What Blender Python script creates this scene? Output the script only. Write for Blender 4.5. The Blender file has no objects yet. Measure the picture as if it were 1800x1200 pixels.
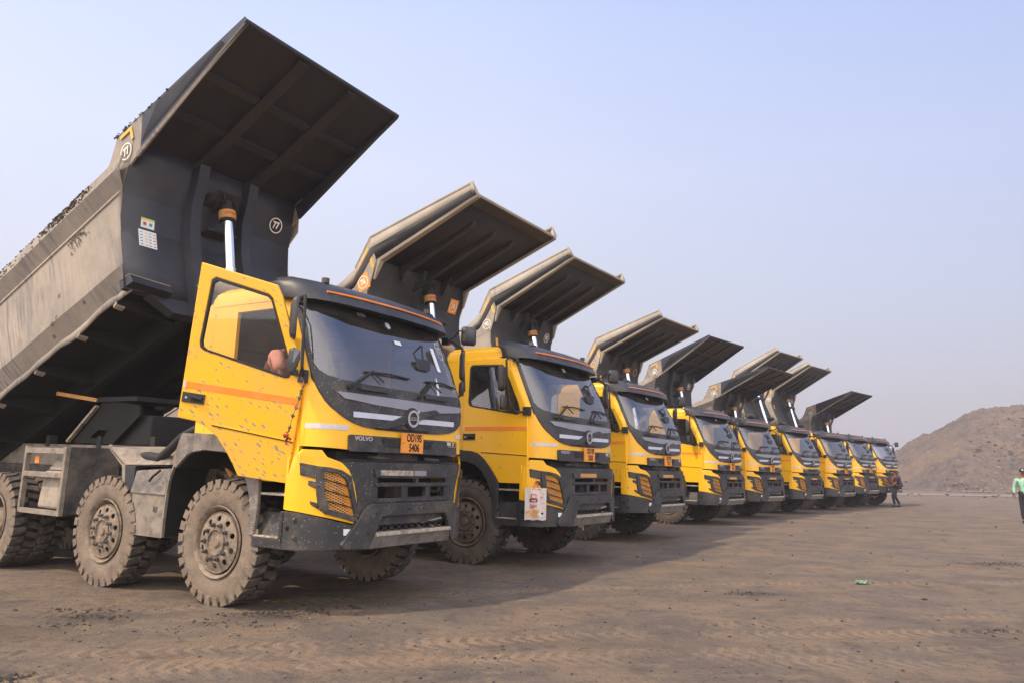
import bpy, bmesh, math, random
from mathutils import Vector, Matrix, noise
R=math.radians
random.seed(7)
S=bpy.context.scene; C=S.collection
# ------------------------------------------------------------ camera
FPX=1299.72; PITCH=R(9.8999); ROLL=R(-1.0428); CAMH=1.34038
cam=bpy.data.objects.new('camera',bpy.data.cameras.new('camera')); C.objects.link(cam)
cam.data.sensor_width=36; cam.data.lens=36*FPX/1800; cam.data.clip_start=.05; cam.data.clip_end=6000
_c,_s=math.cos(PITCH),math.sin(PITCH); _cr,_sr=math.cos(ROLL),math.sin(ROLL)
FW=Vector((0,_c,_s)); UP=Vector((0,-_s,_c)); RT=Vector((1,0,0))
CR=_cr*RT-_sr*UP; CU=_sr*RT+_cr*UP
M=Matrix((CR,CU,-FW)).transposed().to_4x4(); M.translation=(0,0,CAMH); cam.matrix_world=M
S.camera=cam
# ------------------------------------------------------------ sun + sky
SUNV=Vector((-.648,-.365,1.0)).normalized()
elev=math.asin(SUNV.z); az=math.atan2(SUNV.x,SUNV.y)
sd=bpy.data.lights.new('sun','SUN'); sd.energy=3.0; sd.angle=R(1.2); sd.color=(1,.80,.57)
sun=bpy.data.objects.new('sun',sd); C.objects.link(sun); sun.rotation_euler=SUNV.to_track_quat('Z','Y').to_euler()
w=bpy.data.worlds.new('World'); S.world=w; w.use_nodes=True; nt=w.node_tree; nt.nodes.clear()
def N(nt,t,**k):
    n=nt.nodes.new(t)
    for a,b in k.items(): setattr(n,a,b)
    return n
sky=N(nt,'ShaderNodeTexSky',sky_type='NISHITA',sun_disc=False,sun_elevation=elev,sun_rotation=az,air_density=1.6,dust_density=6.0,ozone_density=1.5)
bg1=N(nt,'ShaderNodeBackground'); bg1.inputs[1].default_value=.085
tc=N(nt,'ShaderNodeTexCoord'); sep=N(nt,'ShaderNodeSeparateXYZ'); nt.links.new(tc.outputs['Generated'],sep.inputs[0])
# hazy veil: colour by height and by compass direction
ramp=N(nt,'ShaderNodeValToRGB'); e=ramp.color_ramp.elements
e[0].position=0.0; e[0].color=(.60,.56,.58,1); e[1].position=.75; e[1].color=(.42,.56,1.0,1)
for p,c in ((.07,(.64,.60,.645,1)),(.20,(.67,.685,.80,1)),(.38,(.70,.745,.94,1)),(.52,(.62,.70,.97,1))):
    x=e.new(p); x.color=c
nt.links.new(sep.outputs[2],ramp.inputs[0])
side=N(nt,'ShaderNodeMapRange'); side.inputs[1].default_value=-.6; side.inputs[2].default_value=.6; side.inputs[3].default_value=1.08; side.inputs[4].default_value=.90
nt.links.new(sep.outputs[0],side.inputs[0])
nz=N(nt,'ShaderNodeTexNoise'); nz.inputs['Scale'].default_value=2.2; nz.inputs['Detail'].default_value=3
nt.links.new(tc.outputs['Generated'],nz.inputs[0])
nm=N(nt,'ShaderNodeMapRange'); nm.inputs[3].default_value=.97; nm.inputs[4].default_value=1.03; nt.links.new(nz.outputs[0],nm.inputs[0])
mm=N(nt,'ShaderNodeMath',operation='MULTIPLY'); nt.links.new(side.outputs[0],mm.inputs[0]); nt.links.new(nm.outputs[0],mm.inputs[1])
# bluer away from the sun (right), warm brightness added behind the camera to fill the shaded truck fronts
tint=N(nt,'ShaderNodeMix',data_type='RGBA'); tr_=N(nt,'ShaderNodeMath',operation='MULTIPLY_ADD',use_clamp=True); tr_.inputs[1].default_value=.75; tr_.inputs[2].default_value=.02
az_=N(nt,'ShaderNodeMath',operation='MULTIPLY',use_clamp=True); hh=N(nt,'ShaderNodeMath',operation='MULTIPLY',use_clamp=True); hh.inputs[1].default_value=1.7
nt.links.new(sep.outputs[2],hh.inputs[0]); nt.links.new(sep.outputs[0],tr_.inputs[0]); nt.links.new(tr_.outputs[0],az_.inputs[0]); nt.links.new(hh.outputs[0],az_.inputs[1])
nt.links.new(az_.outputs[0],tint.inputs[0]); nt.links.new(ramp.outputs[0],tint.inputs[6]); tint.inputs[7].default_value=(.34,.48,.95,1)
back_fill=N(nt,'ShaderNodeMapRange'); back_fill.inputs[1].default_value=.25; back_fill.inputs[2].default_value=-.7; back_fill.inputs[3].default_value=1.0; back_fill.inputs[4].default_value=2.9
nt.links.new(sep.outputs[1],back_fill.inputs[0]); m3=N(nt,'ShaderNodeMath',operation='MULTIPLY'); nt.links.new(mm.outputs[0],m3.inputs[0]); nt.links.new(back_fill.outputs[0],m3.inputs[1])
wf=N(nt,'ShaderNodeMapRange'); wf.inputs[1].default_value=.2; wf.inputs[2].default_value=-.5; wf.inputs[4].default_value=.9; nt.links.new(sep.outputs[1],wf.inputs[0])
warm=N(nt,'ShaderNodeMix',data_type='RGBA'); nt.links.new(wf.outputs[0],warm.inputs[0]); nt.links.new(tint.outputs[2],warm.inputs[6]); warm.inputs[7].default_value=(.84,.76,.70,1)
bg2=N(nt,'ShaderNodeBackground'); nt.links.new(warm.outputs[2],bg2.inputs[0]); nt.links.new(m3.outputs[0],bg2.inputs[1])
nt.links.new(sky.outputs[0],bg1.inputs[0])
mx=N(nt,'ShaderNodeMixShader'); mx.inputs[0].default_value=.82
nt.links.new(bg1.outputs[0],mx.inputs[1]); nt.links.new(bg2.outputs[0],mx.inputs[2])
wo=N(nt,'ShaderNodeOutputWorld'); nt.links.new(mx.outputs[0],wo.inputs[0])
S.view_settings.view_transform='Standard'; S.view_settings.look='None'; S.view_settings.exposure=.29; S.view_settings.gamma=1
S.view_settings.use_curve_mapping=False
S.render.engine='CYCLES'
S.render.resolution_x=1024; S.render.resolution_y=682

# ------------------------------------------------------------ materials
MATS={}
def mat(name,base,rough=.6,metal=0,var=.15,vscale=4,dirt=None,dirt_amt=.3,dscale=3,dlo=.45,dhi=.65,stretch=(1,1,1),bump=0,bscale=60,coat=0,speck=None,spscale=60,spamt=.55,spstretch=(1,1,1),sprot=0,spec=.5,streak=None,stscale=(30,30,1),stlo=.5,sthi=.65,emit=None):
    m=bpy.data.materials.new(name); m.use_nodes=True; t=m.node_tree; b=t.nodes['Principled BSDF']
    L=t.links.new
    b.inputs['Roughness'].default_value=rough; b.inputs['Metallic'].default_value=metal
    b.inputs['Specular IOR Level'].default_value=spec
    b.inputs['Coat Weight'].default_value=coat; b.inputs['Coat Roughness'].default_value=.12
    co=N(t,'ShaderNodeTexCoord'); oi=N(t,'ShaderNodeObjectInfo'); ro=N(t,'ShaderNodeMath',operation='MULTIPLY'); ro.inputs[1].default_value=37.; L(oi.outputs['Random'],ro.inputs[0]); cs_=N(t,'ShaderNodeVectorMath',operation='ADD'); L(co.outputs['Object'],cs_.inputs[0]); L(ro.outputs[0],cs_.inputs[1]); OB=cs_.outputs[0]
    mp=N(t,'ShaderNodeMapping'); mp.inputs['Scale'].default_value=stretch; L(OB,mp.inputs[0])
    n1=N(t,'ShaderNodeTexNoise'); n1.inputs['Scale'].default_value=vscale; n1.inputs['Detail'].default_value=6; n1.inputs['Roughness'].default_value=.62; L(mp.outputs[0],n1.inputs[0])
    r1=N(t,'ShaderNodeMapRange'); r1.inputs[1].default_value=.3; r1.inputs[2].default_value=.7; r1.inputs[3].default_value=1-var; r1.inputs[4].default_value=1+var; L(n1.outputs[0],r1.inputs[0])
    vm=N(t,'ShaderNodeVectorMath',operation='SCALE'); vm.inputs[0].default_value=base[:3]; L(r1.outputs[0],vm.inputs['Scale'])
    out=vm.outputs[0]
    def mixin(out,fac,col):
        mxx=N(t,'ShaderNodeMix',data_type='RGBA'); L(fac,mxx.inputs[0]); L(out,mxx.inputs[6]); mxx.inputs[7].default_value=(*col[:3],1); return mxx.outputs[2]
    def mask(src,scale,lo,hi,amt,detail=8,rg=.65):
        n=N(t,'ShaderNodeTexNoise'); n.inputs['Scale'].default_value=scale; n.inputs['Detail'].default_value=detail; n.inputs['Roughness'].default_value=rg; L(src,n.inputs[0])
        r=N(t,'ShaderNodeMapRange'); r.inputs[1].default_value=lo; r.inputs[2].default_value=hi; r.inputs[4].default_value=amt; L(n.outputs[0],r.inputs[0]); return r.outputs[0]
    if streak:
        mp2=N(t,'ShaderNodeMapping'); mp2.inputs['Scale'].default_value=stscale; L(OB,mp2.inputs[0])
        a=mask(mp2.outputs[0],1,stlo,sthi,1,6,.7); b2=mask(OB,.9,.42,.62,.9,3,.5)
        q=N(t,'ShaderNodeMath',operation='MULTIPLY'); L(a,q.inputs[0]); L(b2,q.inputs[1]); out=mixin(out,q.outputs[0],streak)
    if dirt: out=mixin(out,mask(OB,dscale,dlo,dhi,dirt_amt),dirt)
    if speck:
        mpr=N(t,'ShaderNodeMapping'); mpr.inputs['Rotation'].default_value=(0,sprot,0); L(OB,mpr.inputs[0])
        mp3=N(t,'ShaderNodeMapping'); mp3.inputs['Scale'].default_value=spstretch; L(mpr.outputs[0],mp3.inputs[0])
        v=N(t,'ShaderNodeTexVoronoi'); v.inputs['Scale'].default_value=spscale; L(mp3.outputs[0],v.inputs[0])
        # blob radius varies from cell to cell
        sp=N(t,'ShaderNodeSeparateColor'); L(v.outputs['Color'],sp.inputs[0])
        rr=N(t,'ShaderNodeMapRange'); rr.inputs[1].default_value=1-spamt; rr.inputs[2].default_value=1; rr.inputs[3].default_value=0; rr.inputs[4].default_value=.42; L(sp.outputs[0],rr.inputs[0])
        lt=N(t,'ShaderNodeMath',operation='LESS_THAN'); L(v.outputs['Distance'],lt.inputs[0]); L(rr.outputs[0],lt.inputs[1])
        ml=N(t,'ShaderNodeMath',operation='MULTIPLY'); L(lt.outputs[0],ml.inputs[0]); ml.inputs[1].default_value=.85
        if spamt>.3:
            cm=N(t,'ShaderNodeMath',operation='MULTIPLY'); L(ml.outputs[0],cm.inputs[0]); L(mask(OB,2.4,.36,.52,1,4,.6),cm.inputs[1]); ml=cm
        out=mixin(out,ml.outputs[0],speck)
    L(out,b.inputs['Base Color'])
    if bump:
        n2=N(t,'ShaderNodeTexNoise'); n2.inputs['Scale'].default_value=bscale; n2.inputs['Detail'].default_value=6; L(co.outputs['Object'],n2.inputs[0])
        bp=N(t,'ShaderNodeBump'); bp.inputs['Strength'].default_value=bump; bp.inputs['Distance'].default_value=.01; L(n2.outputs[0],bp.inputs['Height']); L(bp.outputs[0],b.inputs['Normal'])
    if emit: b.inputs['Emission Color'].default_value=(*emit,1); b.inputs['Emission Strength'].default_value=1
    MATS[name]=m; return m
DUST=(.27,.225,.18)
mat('yellow_paint',(.96,.51,.008),.34,var=.05,vscale=1.5,dirt=(.62,.40,.12),dirt_amt=.22,dscale=1.3,dlo=.5,dhi=.75,coat=.25,speck=(.30,.19,.06),spscale=24,spamt=.04)
mat('yellow_muddy',(.93,.485,.010),.38,var=.05,vscale=1.5,dirt=(.62,.38,.10),dirt_amt=.45,dscale=1.6,coat=.15,speck=(.22,.225,.23),spscale=26,spamt=.88,spstretch=(.50,1,1.55),sprot=R(-32))
mat('orange_reflective',(.92,.25,.02),.4,var=.08,dirt=(.8,.45,.2),dirt_amt=.3)
mat('white_reflective',(.62,.60,.63),.35,var=.06,dirt=(.6,.42,.25),dirt_amt=.35,dscale=9,speck=(.25,.2,.2),spscale=45,spamt=.12)
mat('silver_reflective',(.58,.62,.72),.28,var=.05,dirt=(.4,.38,.36),dirt_amt=.3,dscale=6)
mat('grey_reflective',(.27,.28,.33),.35,var=.06,dirt=(.2,.19,.18),dirt_amt=.3,dscale=6)
mat('black_plastic',(.030,.031,.035),.42,var=.15,vscale=3,dirt=(.085,.08,.08),dirt_amt=.5,dscale=3,bump=.15,bscale=200)
mat('black_dusty',(.030,.031,.035),.5,var=.2,vscale=5,dirt=(.15,.12,.09),dirt_amt=.65,dscale=3.5,dlo=.48,dhi=.72,speck=(.32,.29,.25),spscale=75,spamt=.20,bump=.3,bscale=90)
mat('fender_splash',(.11,.10,.095),.7,var=.2,dirt=(.27,.235,.20),dirt_amt=.7,dscale=6,dlo=.38,dhi=.6,speck=(.55,.48,.42),spscale=70,spamt=.55,spstretch=(.7,1,1.8),sprot=R(-35))
mat('rubber',(.018,.018,.019),.7,var=.2)
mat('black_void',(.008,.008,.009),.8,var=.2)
mat('interior',(.075,.073,.072),.8,var=.2)
mat('seat_fabric',(.13,.12,.12),.9,var=.2)
mat('chassis_metal',(.045,.045,.048),.7,var=.3,dirt=(.20,.17,.14),dirt_amt=.6,dscale=5,dlo=.4,dhi=.62,bump=.4)
mat('dusty_metal',(.25,.215,.175),.8,var=.25,vscale=5,dirt=(.085,.075,.068),dirt_amt=.85,dscale=6,dlo=.5,dhi=.68,bump=.5,bscale=50)
mat('dusty_plastic',(.36,.31,.255),.8,var=.15,dirt=(.14,.12,.10),dirt_amt=.5,dscale=5,bump=.2)
mat('tyre_wall',(.205,.16,.122),.9,var=.22,vscale=7,dirt=(.09,.078,.066),dirt_amt=.55,dscale=9,dlo=.48,dhi=.66,bump=.7,bscale=70)
mat('tyre_tread',(.075,.064,.054),.92,var=.3,vscale=9,dirt=(.21,.175,.14),dirt_amt=.6,dscale=8,dlo=.5,dhi=.62,bump=.7,bscale=60)
mat('rim_dusty',(.26,.205,.155),.85,var=.2,vscale=9,dirt=(.10,.085,.07),dirt_amt=.7,dscale=14,dlo=.46,dhi=.62,bump=.7,bscale=60)
mat('tyre_wall_shaded',(.085,.07,.058),.9,var=.25,vscale=7,dirt=(.15,.12,.09),dirt_amt=.6,dscale=6,bump=.6,bscale=70)  # darker wheel set for the later trucks: their shade is in the colour
mat('tyre_tread_shaded',(.032,.029,.027),.92,var=.3,vscale=9,dirt=(.08,.068,.055),dirt_amt=.6,dscale=8,bump=.6,bscale=60)
mat('rim_shaded',(.14,.10,.075),.8,var=.2,vscale=9,dirt=(.06,.05,.045),dirt_amt=.6,dscale=12,bump=.5,bscale=60)
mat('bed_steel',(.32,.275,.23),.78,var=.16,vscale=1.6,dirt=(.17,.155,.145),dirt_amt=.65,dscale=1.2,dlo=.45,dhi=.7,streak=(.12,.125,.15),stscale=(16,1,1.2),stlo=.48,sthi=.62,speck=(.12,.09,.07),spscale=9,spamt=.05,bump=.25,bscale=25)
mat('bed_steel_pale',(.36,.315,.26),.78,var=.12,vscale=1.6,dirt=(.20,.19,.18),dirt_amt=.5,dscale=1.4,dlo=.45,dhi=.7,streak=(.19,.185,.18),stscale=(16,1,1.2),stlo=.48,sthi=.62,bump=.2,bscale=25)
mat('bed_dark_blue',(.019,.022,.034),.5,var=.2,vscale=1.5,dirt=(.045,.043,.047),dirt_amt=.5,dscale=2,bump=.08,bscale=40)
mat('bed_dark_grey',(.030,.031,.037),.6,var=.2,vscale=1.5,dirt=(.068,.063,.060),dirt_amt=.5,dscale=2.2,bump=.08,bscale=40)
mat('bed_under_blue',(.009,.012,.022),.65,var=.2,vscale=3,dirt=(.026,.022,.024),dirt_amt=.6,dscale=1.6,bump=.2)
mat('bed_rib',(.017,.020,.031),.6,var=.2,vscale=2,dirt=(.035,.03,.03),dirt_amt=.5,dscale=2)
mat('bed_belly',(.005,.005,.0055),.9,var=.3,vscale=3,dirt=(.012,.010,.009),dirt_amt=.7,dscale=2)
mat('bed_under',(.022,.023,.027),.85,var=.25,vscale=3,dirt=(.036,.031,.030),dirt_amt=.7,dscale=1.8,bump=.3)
mat('coal_crust',(.05,.045,.04),.95,var=.5,vscale=14,dirt=(.22,.18,.14),dirt_amt=.8,dscale=10,bump=1,bscale=40)
mat('chrome',(.80,.81,.84),.12,metal=1,var=.03)
mat('collar_orange',(.62,.30,.06),.5,var=.12,dirt=(.35,.25,.15),dirt_amt=.6,dscale=14)
mat('plate_orange',(.92,.33,.03),.42,var=.05,dirt=(.7,.35,.12),dirt_amt=.3,dscale=12)
mat('ink_black',(.012,.010,.010),.6,var=.1)
mat('ink_white',(.85,.82,.76),.6,var=.1,dirt=(.5,.45,.4),dirt_amt=.3,dscale=20)
mat('ink_red',(.55,.04,.03),.6,var=.1)
mat('ink_yellowgreen',(.55,.62,.10),.6,var=.1)
mat('ink_yellow',(.80,.42,.05),.5,var=.1)
mat('ink_blue',(.10,.25,.45),.6,var=.1)
mat('emblem_silver',(.55,.56,.58),.3,metal=.6,var=.05)
mat('step_metal',(.52,.46,.36),.55,metal=.3,var=.3,vscale=12,dirt=(.15,.12,.10),dirt_amt=.7,dscale=14)
mat('skid_plate',(.27,.26,.25),.55,metal=.3,var=.2,dirt=(.12,.10,.09),dirt_amt=.7,dscale=9)
mat('lamp_mesh',(.80,.38,.06),.5,var=.12,dirt=(.3,.2,.12),dirt_amt=.4,dscale=12)
mat('lamp_lens',(.20,.14,.11),.15,var=.25,vscale=9,coat=.4)
mat('mirror_glass',(.85,.87,.9),.03,metal=1,var=.0)
mat('sticker_white',(.72,.76,.78),.5,var=.05)
mat('pink_cloth',(.74,.34,.27),.85,var=.18,vscale=8,bump=1,bscale=14)
mat('mint_cloth',(.28,.55,.40),.85,var=.12,vscale=9,bump=1,bscale=12)
mat('black_cloth',(.018,.019,.026),.9,var=.2,vscale=9)
mat('navy_cloth',(.02,.024,.045),.9,var=.2)
mat('orange_cloth',(.75,.12,.04),.8,var=.1)
mat('skin',(.26,.11,.065),.55,var=.08)
mat('skin_dark',(.17,.07,.045),.55,var=.08)
mat('hair',(.010,.009,.009),.6,var=.1)
mat('eye_white',(.7,.68,.65),.3,var=0)
mat('lips',(.24,.07,.055),.5,var=0)
mat('bag_paper',(.60,.56,.54),.5,var=.05,dirt=(.72,.45,.38),dirt_amt=.35,dscale=14)
mat('bag_food',(.68,.38,.16),.6,var=.25,vscale=20)
mat('bag_red',(.62,.10,.07),.6,var=.1)
mat('bag_maroon',(.20,.04,.04),.6,var=.1)
mat('green_plastic',(.15,.27,.17),.35,var=.2,vscale=20)
mat('garland_dry',(.12,.10,.06),.8,var=.3,vscale=30)
mat('garland_red',(.45,.03,.02),.8,var=.3,vscale=30)
mat('garland_brown',(.38,.12,.06),.8,var=.3,vscale=30)
def glass(name,tint,rmin=.10,rough=.02,trans=.9,smudge=.0):
    m=bpy.data.materials.new(name); m.use_nodes=True; t=m.node_tree; t.nodes.clear(); L=t.links.new
    tr=N(t,'ShaderNodeBsdfTransparent'); tr.inputs[0].default_value=(*tint,1)
    gl=N(t,'ShaderNodeBsdfGlossy'); gl.inputs[0].default_value=(.9,.93,1,1); gl.inputs[1].default_value=rough
    lw=N(t,'ShaderNodeFresnel'); lw.inputs[0].default_value=1.5
    mr=N(t,'ShaderNodeMapRange'); mr.inputs[3].default_value=rmin; mr.inputs[4].default_value=1; L(lw.outputs[0],mr.inputs[0])
    mx=N(t,'ShaderNodeMixShader'); L(mr.outputs[0],mx.inputs[0]); L(tr.outputs[0],mx.inputs[1]); L(gl.outputs[0],mx.inputs[2])
    df=N(t,'ShaderNodeBsdfDiffuse'); df.inputs[0].default_value=(.30,.26,.22,1)
    co=N(t,'ShaderNodeTexCoord'); nn=N(t,'ShaderNodeTexNoise'); nn.inputs['Scale'].default_value=2.5; nn.inputs['Detail'].default_value=7; L(co.outputs['Object'],nn.inputs[0])
    m2=N(t,'ShaderNodeMapRange'); m2.inputs[1].default_value=.35; m2.inputs[2].default_value=.75; m2.inputs[3].default_value=smudge*.4; m2.inputs[4].default_value=smudge*1.6; L(nn.outputs[0],m2.inputs[0])
    sz=N(t,'ShaderNodeSeparateXYZ'); L(co.outputs['Object'],sz.inputs[0]); gz=N(t,'ShaderNodeMapRange'); gz.inputs[1].default_value=2.13; gz.inputs[2].default_value=2.36; gz.inputs[3].default_value=.30 if name=='windscreen_glass' else 0; gz.inputs[4].default_value=0; L(sz.outputs[2],gz.inputs[0]); ad=N(t,'ShaderNodeMath',operation='ADD',use_clamp=True); gm2=N(t,'ShaderNodeMath',operation='MULTIPLY'); L(gz.outputs[0],gm2.inputs[0]); L(nn.outputs[0],gm2.inputs[1]); L(gm2.outputs[0],ad.inputs[0]); L(m2.outputs[0],ad.inputs[1])
    mx2=N(t,'ShaderNodeMixShader'); L(ad.outputs[0],mx2.inputs[0]); L(mx.outputs[0],mx2.inputs[1]); L(df.outputs[0],mx2.inputs[2])
    o=N(t,'ShaderNodeOutputMaterial'); L(mx2.outputs[0],o.inputs[0]); MATS[name]=m
glass('windscreen_glass',(.62,.66,.68),.13,.02,smudge=.10)
glass('window_glass',(.80,.81,.80),.05,.02,smudge=.05)

# ------------------------------------------------------------ mesh helpers
class MB:
    def __init__(s): s.v=[]; s.f=[]; s.m=[]; s.mats=[]
    def mi(s,m):
        if m not in s.mats: s.mats.append(m)
        return s.mats.index(m)
    def add(s,vs,fs,m):
        o=len(s.v); s.v+= [tuple(p) for p in vs]; k=s.mi(m)
        for f in fs: s.f.append([i+o for i in f]); s.m.append(k)
        return s
    def box(s,a,b,m):
        x0,y0,z0=a; x1,y1,z1=b
        vs=[(x0,y0,z0),(x1,y0,z0),(x1,y1,z0),(x0,y1,z0),(x0,y0,z1),(x1,y0,z1),(x1,y1,z1),(x0,y1,z1)]
        return s.add(vs,[(0,3,2,1),(4,5,6,7),(0,1,5,4),(1,2,6,5),(2,3,7,6),(3,0,4,7)],m)
    def hexa(s,v8,m): return s.add(v8,[(0,3,2,1),(4,5,6,7),(0,1,5,4),(1,2,6,5),(2,3,7,6),(3,0,4,7)],m)
    def bar(s,p,q,wd,ht,m,up=(0,0,1)):
        p=Vector(p);q=Vector(q);d=(q-p).normalized();u=Vector(up)
        sd=d.cross(u)
        if sd.length<1e-4: sd=d.cross(Vector((1,0,0)))
        sd.normalize(); u=sd.cross(d).normalized(); a=sd*wd/2; b=u*ht/2
        return s.hexa([p-a-b,p+a-b,p+a+b,p-a+b,q-a-b,q+a-b,q+a+b,q-a+b],m)
    def tube(s,pts,r,m,n=10,caps=True):
        pts=[Vector(p) for p in pts]; rs=r if isinstance(r,(list,tuple)) else [r]*len(pts)
        o=len(s.v); k=s.mi(m); ref=None; K=len(pts)
        for i,p in enumerate(pts):
            d=(pts[min(i+1,K-1)]-pts[max(i-1,0)]).normalized()
            if ref is None: ref=d.orthogonal().normalized()
            ref=(ref-d*ref.dot(d)).normalized(); b=d.cross(ref)
            for j in range(n):
                t=2*math.pi*j/n; s.v.append(tuple(p+(ref*math.cos(t)+b*math.sin(t))*rs[i]))
        for i in range(K-1):
            for j in range(n):
                s.f.append([o+i*n+j,o+i*n+(j+1)%n,o+(i+1)*n+(j+1)%n,o+(i+1)*n+j]); s.m.append(k)
        if caps:
            s.f.append([o+j for j in range(n)][::-1]); s.m.append(k); s.f.append([o+(K-1)*n+j for j in range(n)]); s.m.append(k)
        return s
    def cyl(s,p,q,r,m,n=20): return s.tube([p,q],r,m,n)
    def revolve(s,prof,m,n=48,axis='y',c=(0,0,0),closed=False):
        # prof: list of (r, t): radius, position along the axis
        o=len(s.v); k=s.mi(m); K=len(prof)
        for (r,t) in prof:
            for j in range(n):
                a=2*math.pi*j/n; x,z=r*math.cos(a),r*math.sin(a)
                if axis=='y': s.v.append((c[0]+x,c[1]+t,c[2]+z))
                elif axis=='z': s.v.append((c[0]+x,c[1]+z,c[2]+t))
                else: s.v.append((c[0]+t,c[1]+x,c[2]+z))
        for i in range(K if closed else K-1):
            for j in range(n):
                a=o+i*n; b=o+((i+1)%K)*n
                s.f.append([a+j,a+(j+1)%n,b+(j+1)%n,b+j]); s.m.append(k)
        return s
    def grid(s,rows,m,thick=None):
        o=len(s.v); k=s.mi(m); nr=len(rows); nc=len(rows[0])
        for r in rows: s.v+=[tuple(p) for p in r]
        for i in range(nr-1):
            for j in range(nc-1): s.f.append([o+i*nc+j,o+i*nc+j+1,o+(i+1)*nc+j+1,o+(i+1)*nc+j]); s.m.append(k)
        return s
    def bmesh_in(s,bm,m,fn=None):
        bm.verts.ensure_lookup_table(); bm.verts.index_update()
        return s.add([fn(v.co) if fn else v.co for v in bm.verts],[[v.index for v in f.verts] for f in bm.faces],m)
    def build(s,name,parent=None,loc=None,smooth=None,bevel=0,label=None,recalc=True,solid=0):
        me=bpy.data.meshes.new(name); me.from_pydata(s.v,[],s.f)
        for m in s.mats: me.materials.append(MATS[m])
        me.polygons.foreach_set('material_index',s.m)
        if recalc:
            bm=bmesh.new(); bm.from_mesh(me); bmesh.ops.recalc_face_normals(bm,faces=bm.faces); bm.to_mesh(me); bm.free()
        if smooth is not None:
            try: me.shade_smooth()
            except Exception: me.polygons.foreach_set('use_smooth',[True]*len(me.polygons))
            try: me.set_sharp_from_angle(angle=R(smooth))
            except Exception: pass
        o=bpy.data.objects.new(name,me); C.objects.link(o)
        if parent: o.parent=parent
        if loc: o.location=loc
        if label: o['label']=label
        if solid:
            q=o.modifiers.new('solid','SOLIDIFY'); q.thickness=solid; q.offset=0
        if bevel:
            q=o.modifiers.new('bevel','BEVEL'); q.width=bevel; q.segments=2; q.limit_method='ANGLE'; q.angle_limit=R(32); q.harden_normals=False
        return o
def plate_bm(outer,holes=(),thick=.02,cuts=()):
    """flat polygon in (x,y) with holes, cut at x values, extruded along +z by thick"""
    bm=bmesh.new(); ed=[]
    for lp in [outer]+list(holes):
        vs=[bm.verts.new((p[0],p[1],0)) for p in lp]
        for i in range(len(vs)): ed.append(bm.edges.new((vs[i],vs[(i+1)%len(vs)])))
    bmesh.ops.triangle_fill(bm,edges=ed,use_beauty=True,use_dissolve=False)
    for c in cuts: bmesh.ops.bisect_plane(bm,geom=bm.verts[:]+bm.edges[:]+bm.faces[:],plane_co=(c,0,0),plane_no=(1,0,0),dist=1e-5)
    if thick:
        r=bmesh.ops.extrude_face_region(bm,geom=bm.faces[:])
        for g in r['geom']:
            if isinstance(g,bmesh.types.BMVert): g.co.z+=thick
    return bm
def side_plate(mb,outer,y,thick,m,holes=()):   # polygon in (x,z) at lateral position y, thickness towards +y
    bm=plate_bm(outer,holes,thick); mb.bmesh_in(bm,m,lambda c:(c.x,y+c.z,c.y)); bm.free(); return mb
CUTS=[-1.22,-1.2,-1.17,-1.12,-1.06,-1.0,-.92,-.85,-.75,-.6,-.45,-.25,0,.25,.45,.6,.75,.85,.92,1.0,1.06,1.12,1.17,1.2,1.22]
def interp(v,P):
    v=abs(v)
    for i in range(len(P)-1):
        if v<=P[i+1][0]:
            a,b=P[i],P[i+1]; return a[1]+(b[1]-a[1])*(v-a[0])/(b[0]-a[0])
    return P[-1][1]
CAB=[(0,.035),(.4,.025),(.7,.01),(.85,-.003),(1.0,-.04),(1.1,-.10),(1.17,-.19),(1.2,-.30)]
BUM=[(0,.12),(.6,.10),(.75,.07),(.9,.03),(1.05,-.06),(1.15,-.17),(1.22,-.27),(1.25,-.36)]
BULL=[(0,.17),(.55,.155),(.75,.12),(.85,.08),(1.05,-.02),(1.15,-.12),(1.22,-.24),(1.25,-.36)]
def csh(z): return -(z-1.9)*.05-max(z-2.13,0)*.42
def bent(mb,outer,m,plan=CAB,off=0,thick=.012,holes=(),sh=None,cuts=CUTS):
    """polygon in (v,z) wrapped on the curved front of the cab"""
    if sh is None: sh=csh if plan is CAB else (lambda z:0)
    bm=plate_bm(outer,holes,thick,cuts)
    mb.bmesh_in(bm,m,lambda c:(interp(c.x,plan)+sh(c.y)+off+c.z,c.x,c.y)); bm.free(); return mb
def mir(P): return [(-a,b) for a,b in P][::-1]
def sym(P): return P+[(-a,b) for a,b in P[::-1] if abs(a)>1e-6]     # half outline with v>=0 from bottom to top or so
def circ(cx,cy,r,n=16): return [(cx+r*math.cos(2*math.pi*i/n),cy+r*math.sin(2*math.pi*i/n)) for i in range(n)]
def rrect(x0,y0,x1,y1,r,n=3):
    o=[]
    for cx,cy,a in ((x1-r,y1-r,0),(x0+r,y1-r,90),(x0+r,y0+r,180),(x1-r,y0+r,270)):
        for k in range(n+1):
            t=R(a+90*k/n); o.append((cx+r*math.cos(t),cy+r*math.sin(t)))
    return o
def text(mb,s,size,m,fn,extr=.002,sx=1.0,bold=0,align='CENTER'):
    cu=bpy.data.curves.new('t','FONT'); cu.body=s; cu.size=size; cu.align_x=align; cu.align_y='CENTER'; cu.extrude=extr; cu.offset=bold; cu.resolution_u=3
    ob=bpy.data.objects.new('t',cu); me=bpy.data.meshes.new_from_object(ob)
    mb.add([fn(v.co.x*sx,v.co.y,v.co.z) for v in me.vertices],[list(p.vertices) for p in me.polygons],m)
    bpy.data.objects.remove(ob); bpy.data.curves.remove(cu); bpy.data.meshes.remove(me)
def empty(name,loc=(0,0,0),rot=(0,0,0),label=None,cat=None,group=None):
    o=bpy.data.objects.new(name,None); C.objects.link(o); o.location=loc; o.rotation_euler=rot; o.empty_display_size=.3
    tag(o,label,cat,group); return o
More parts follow.
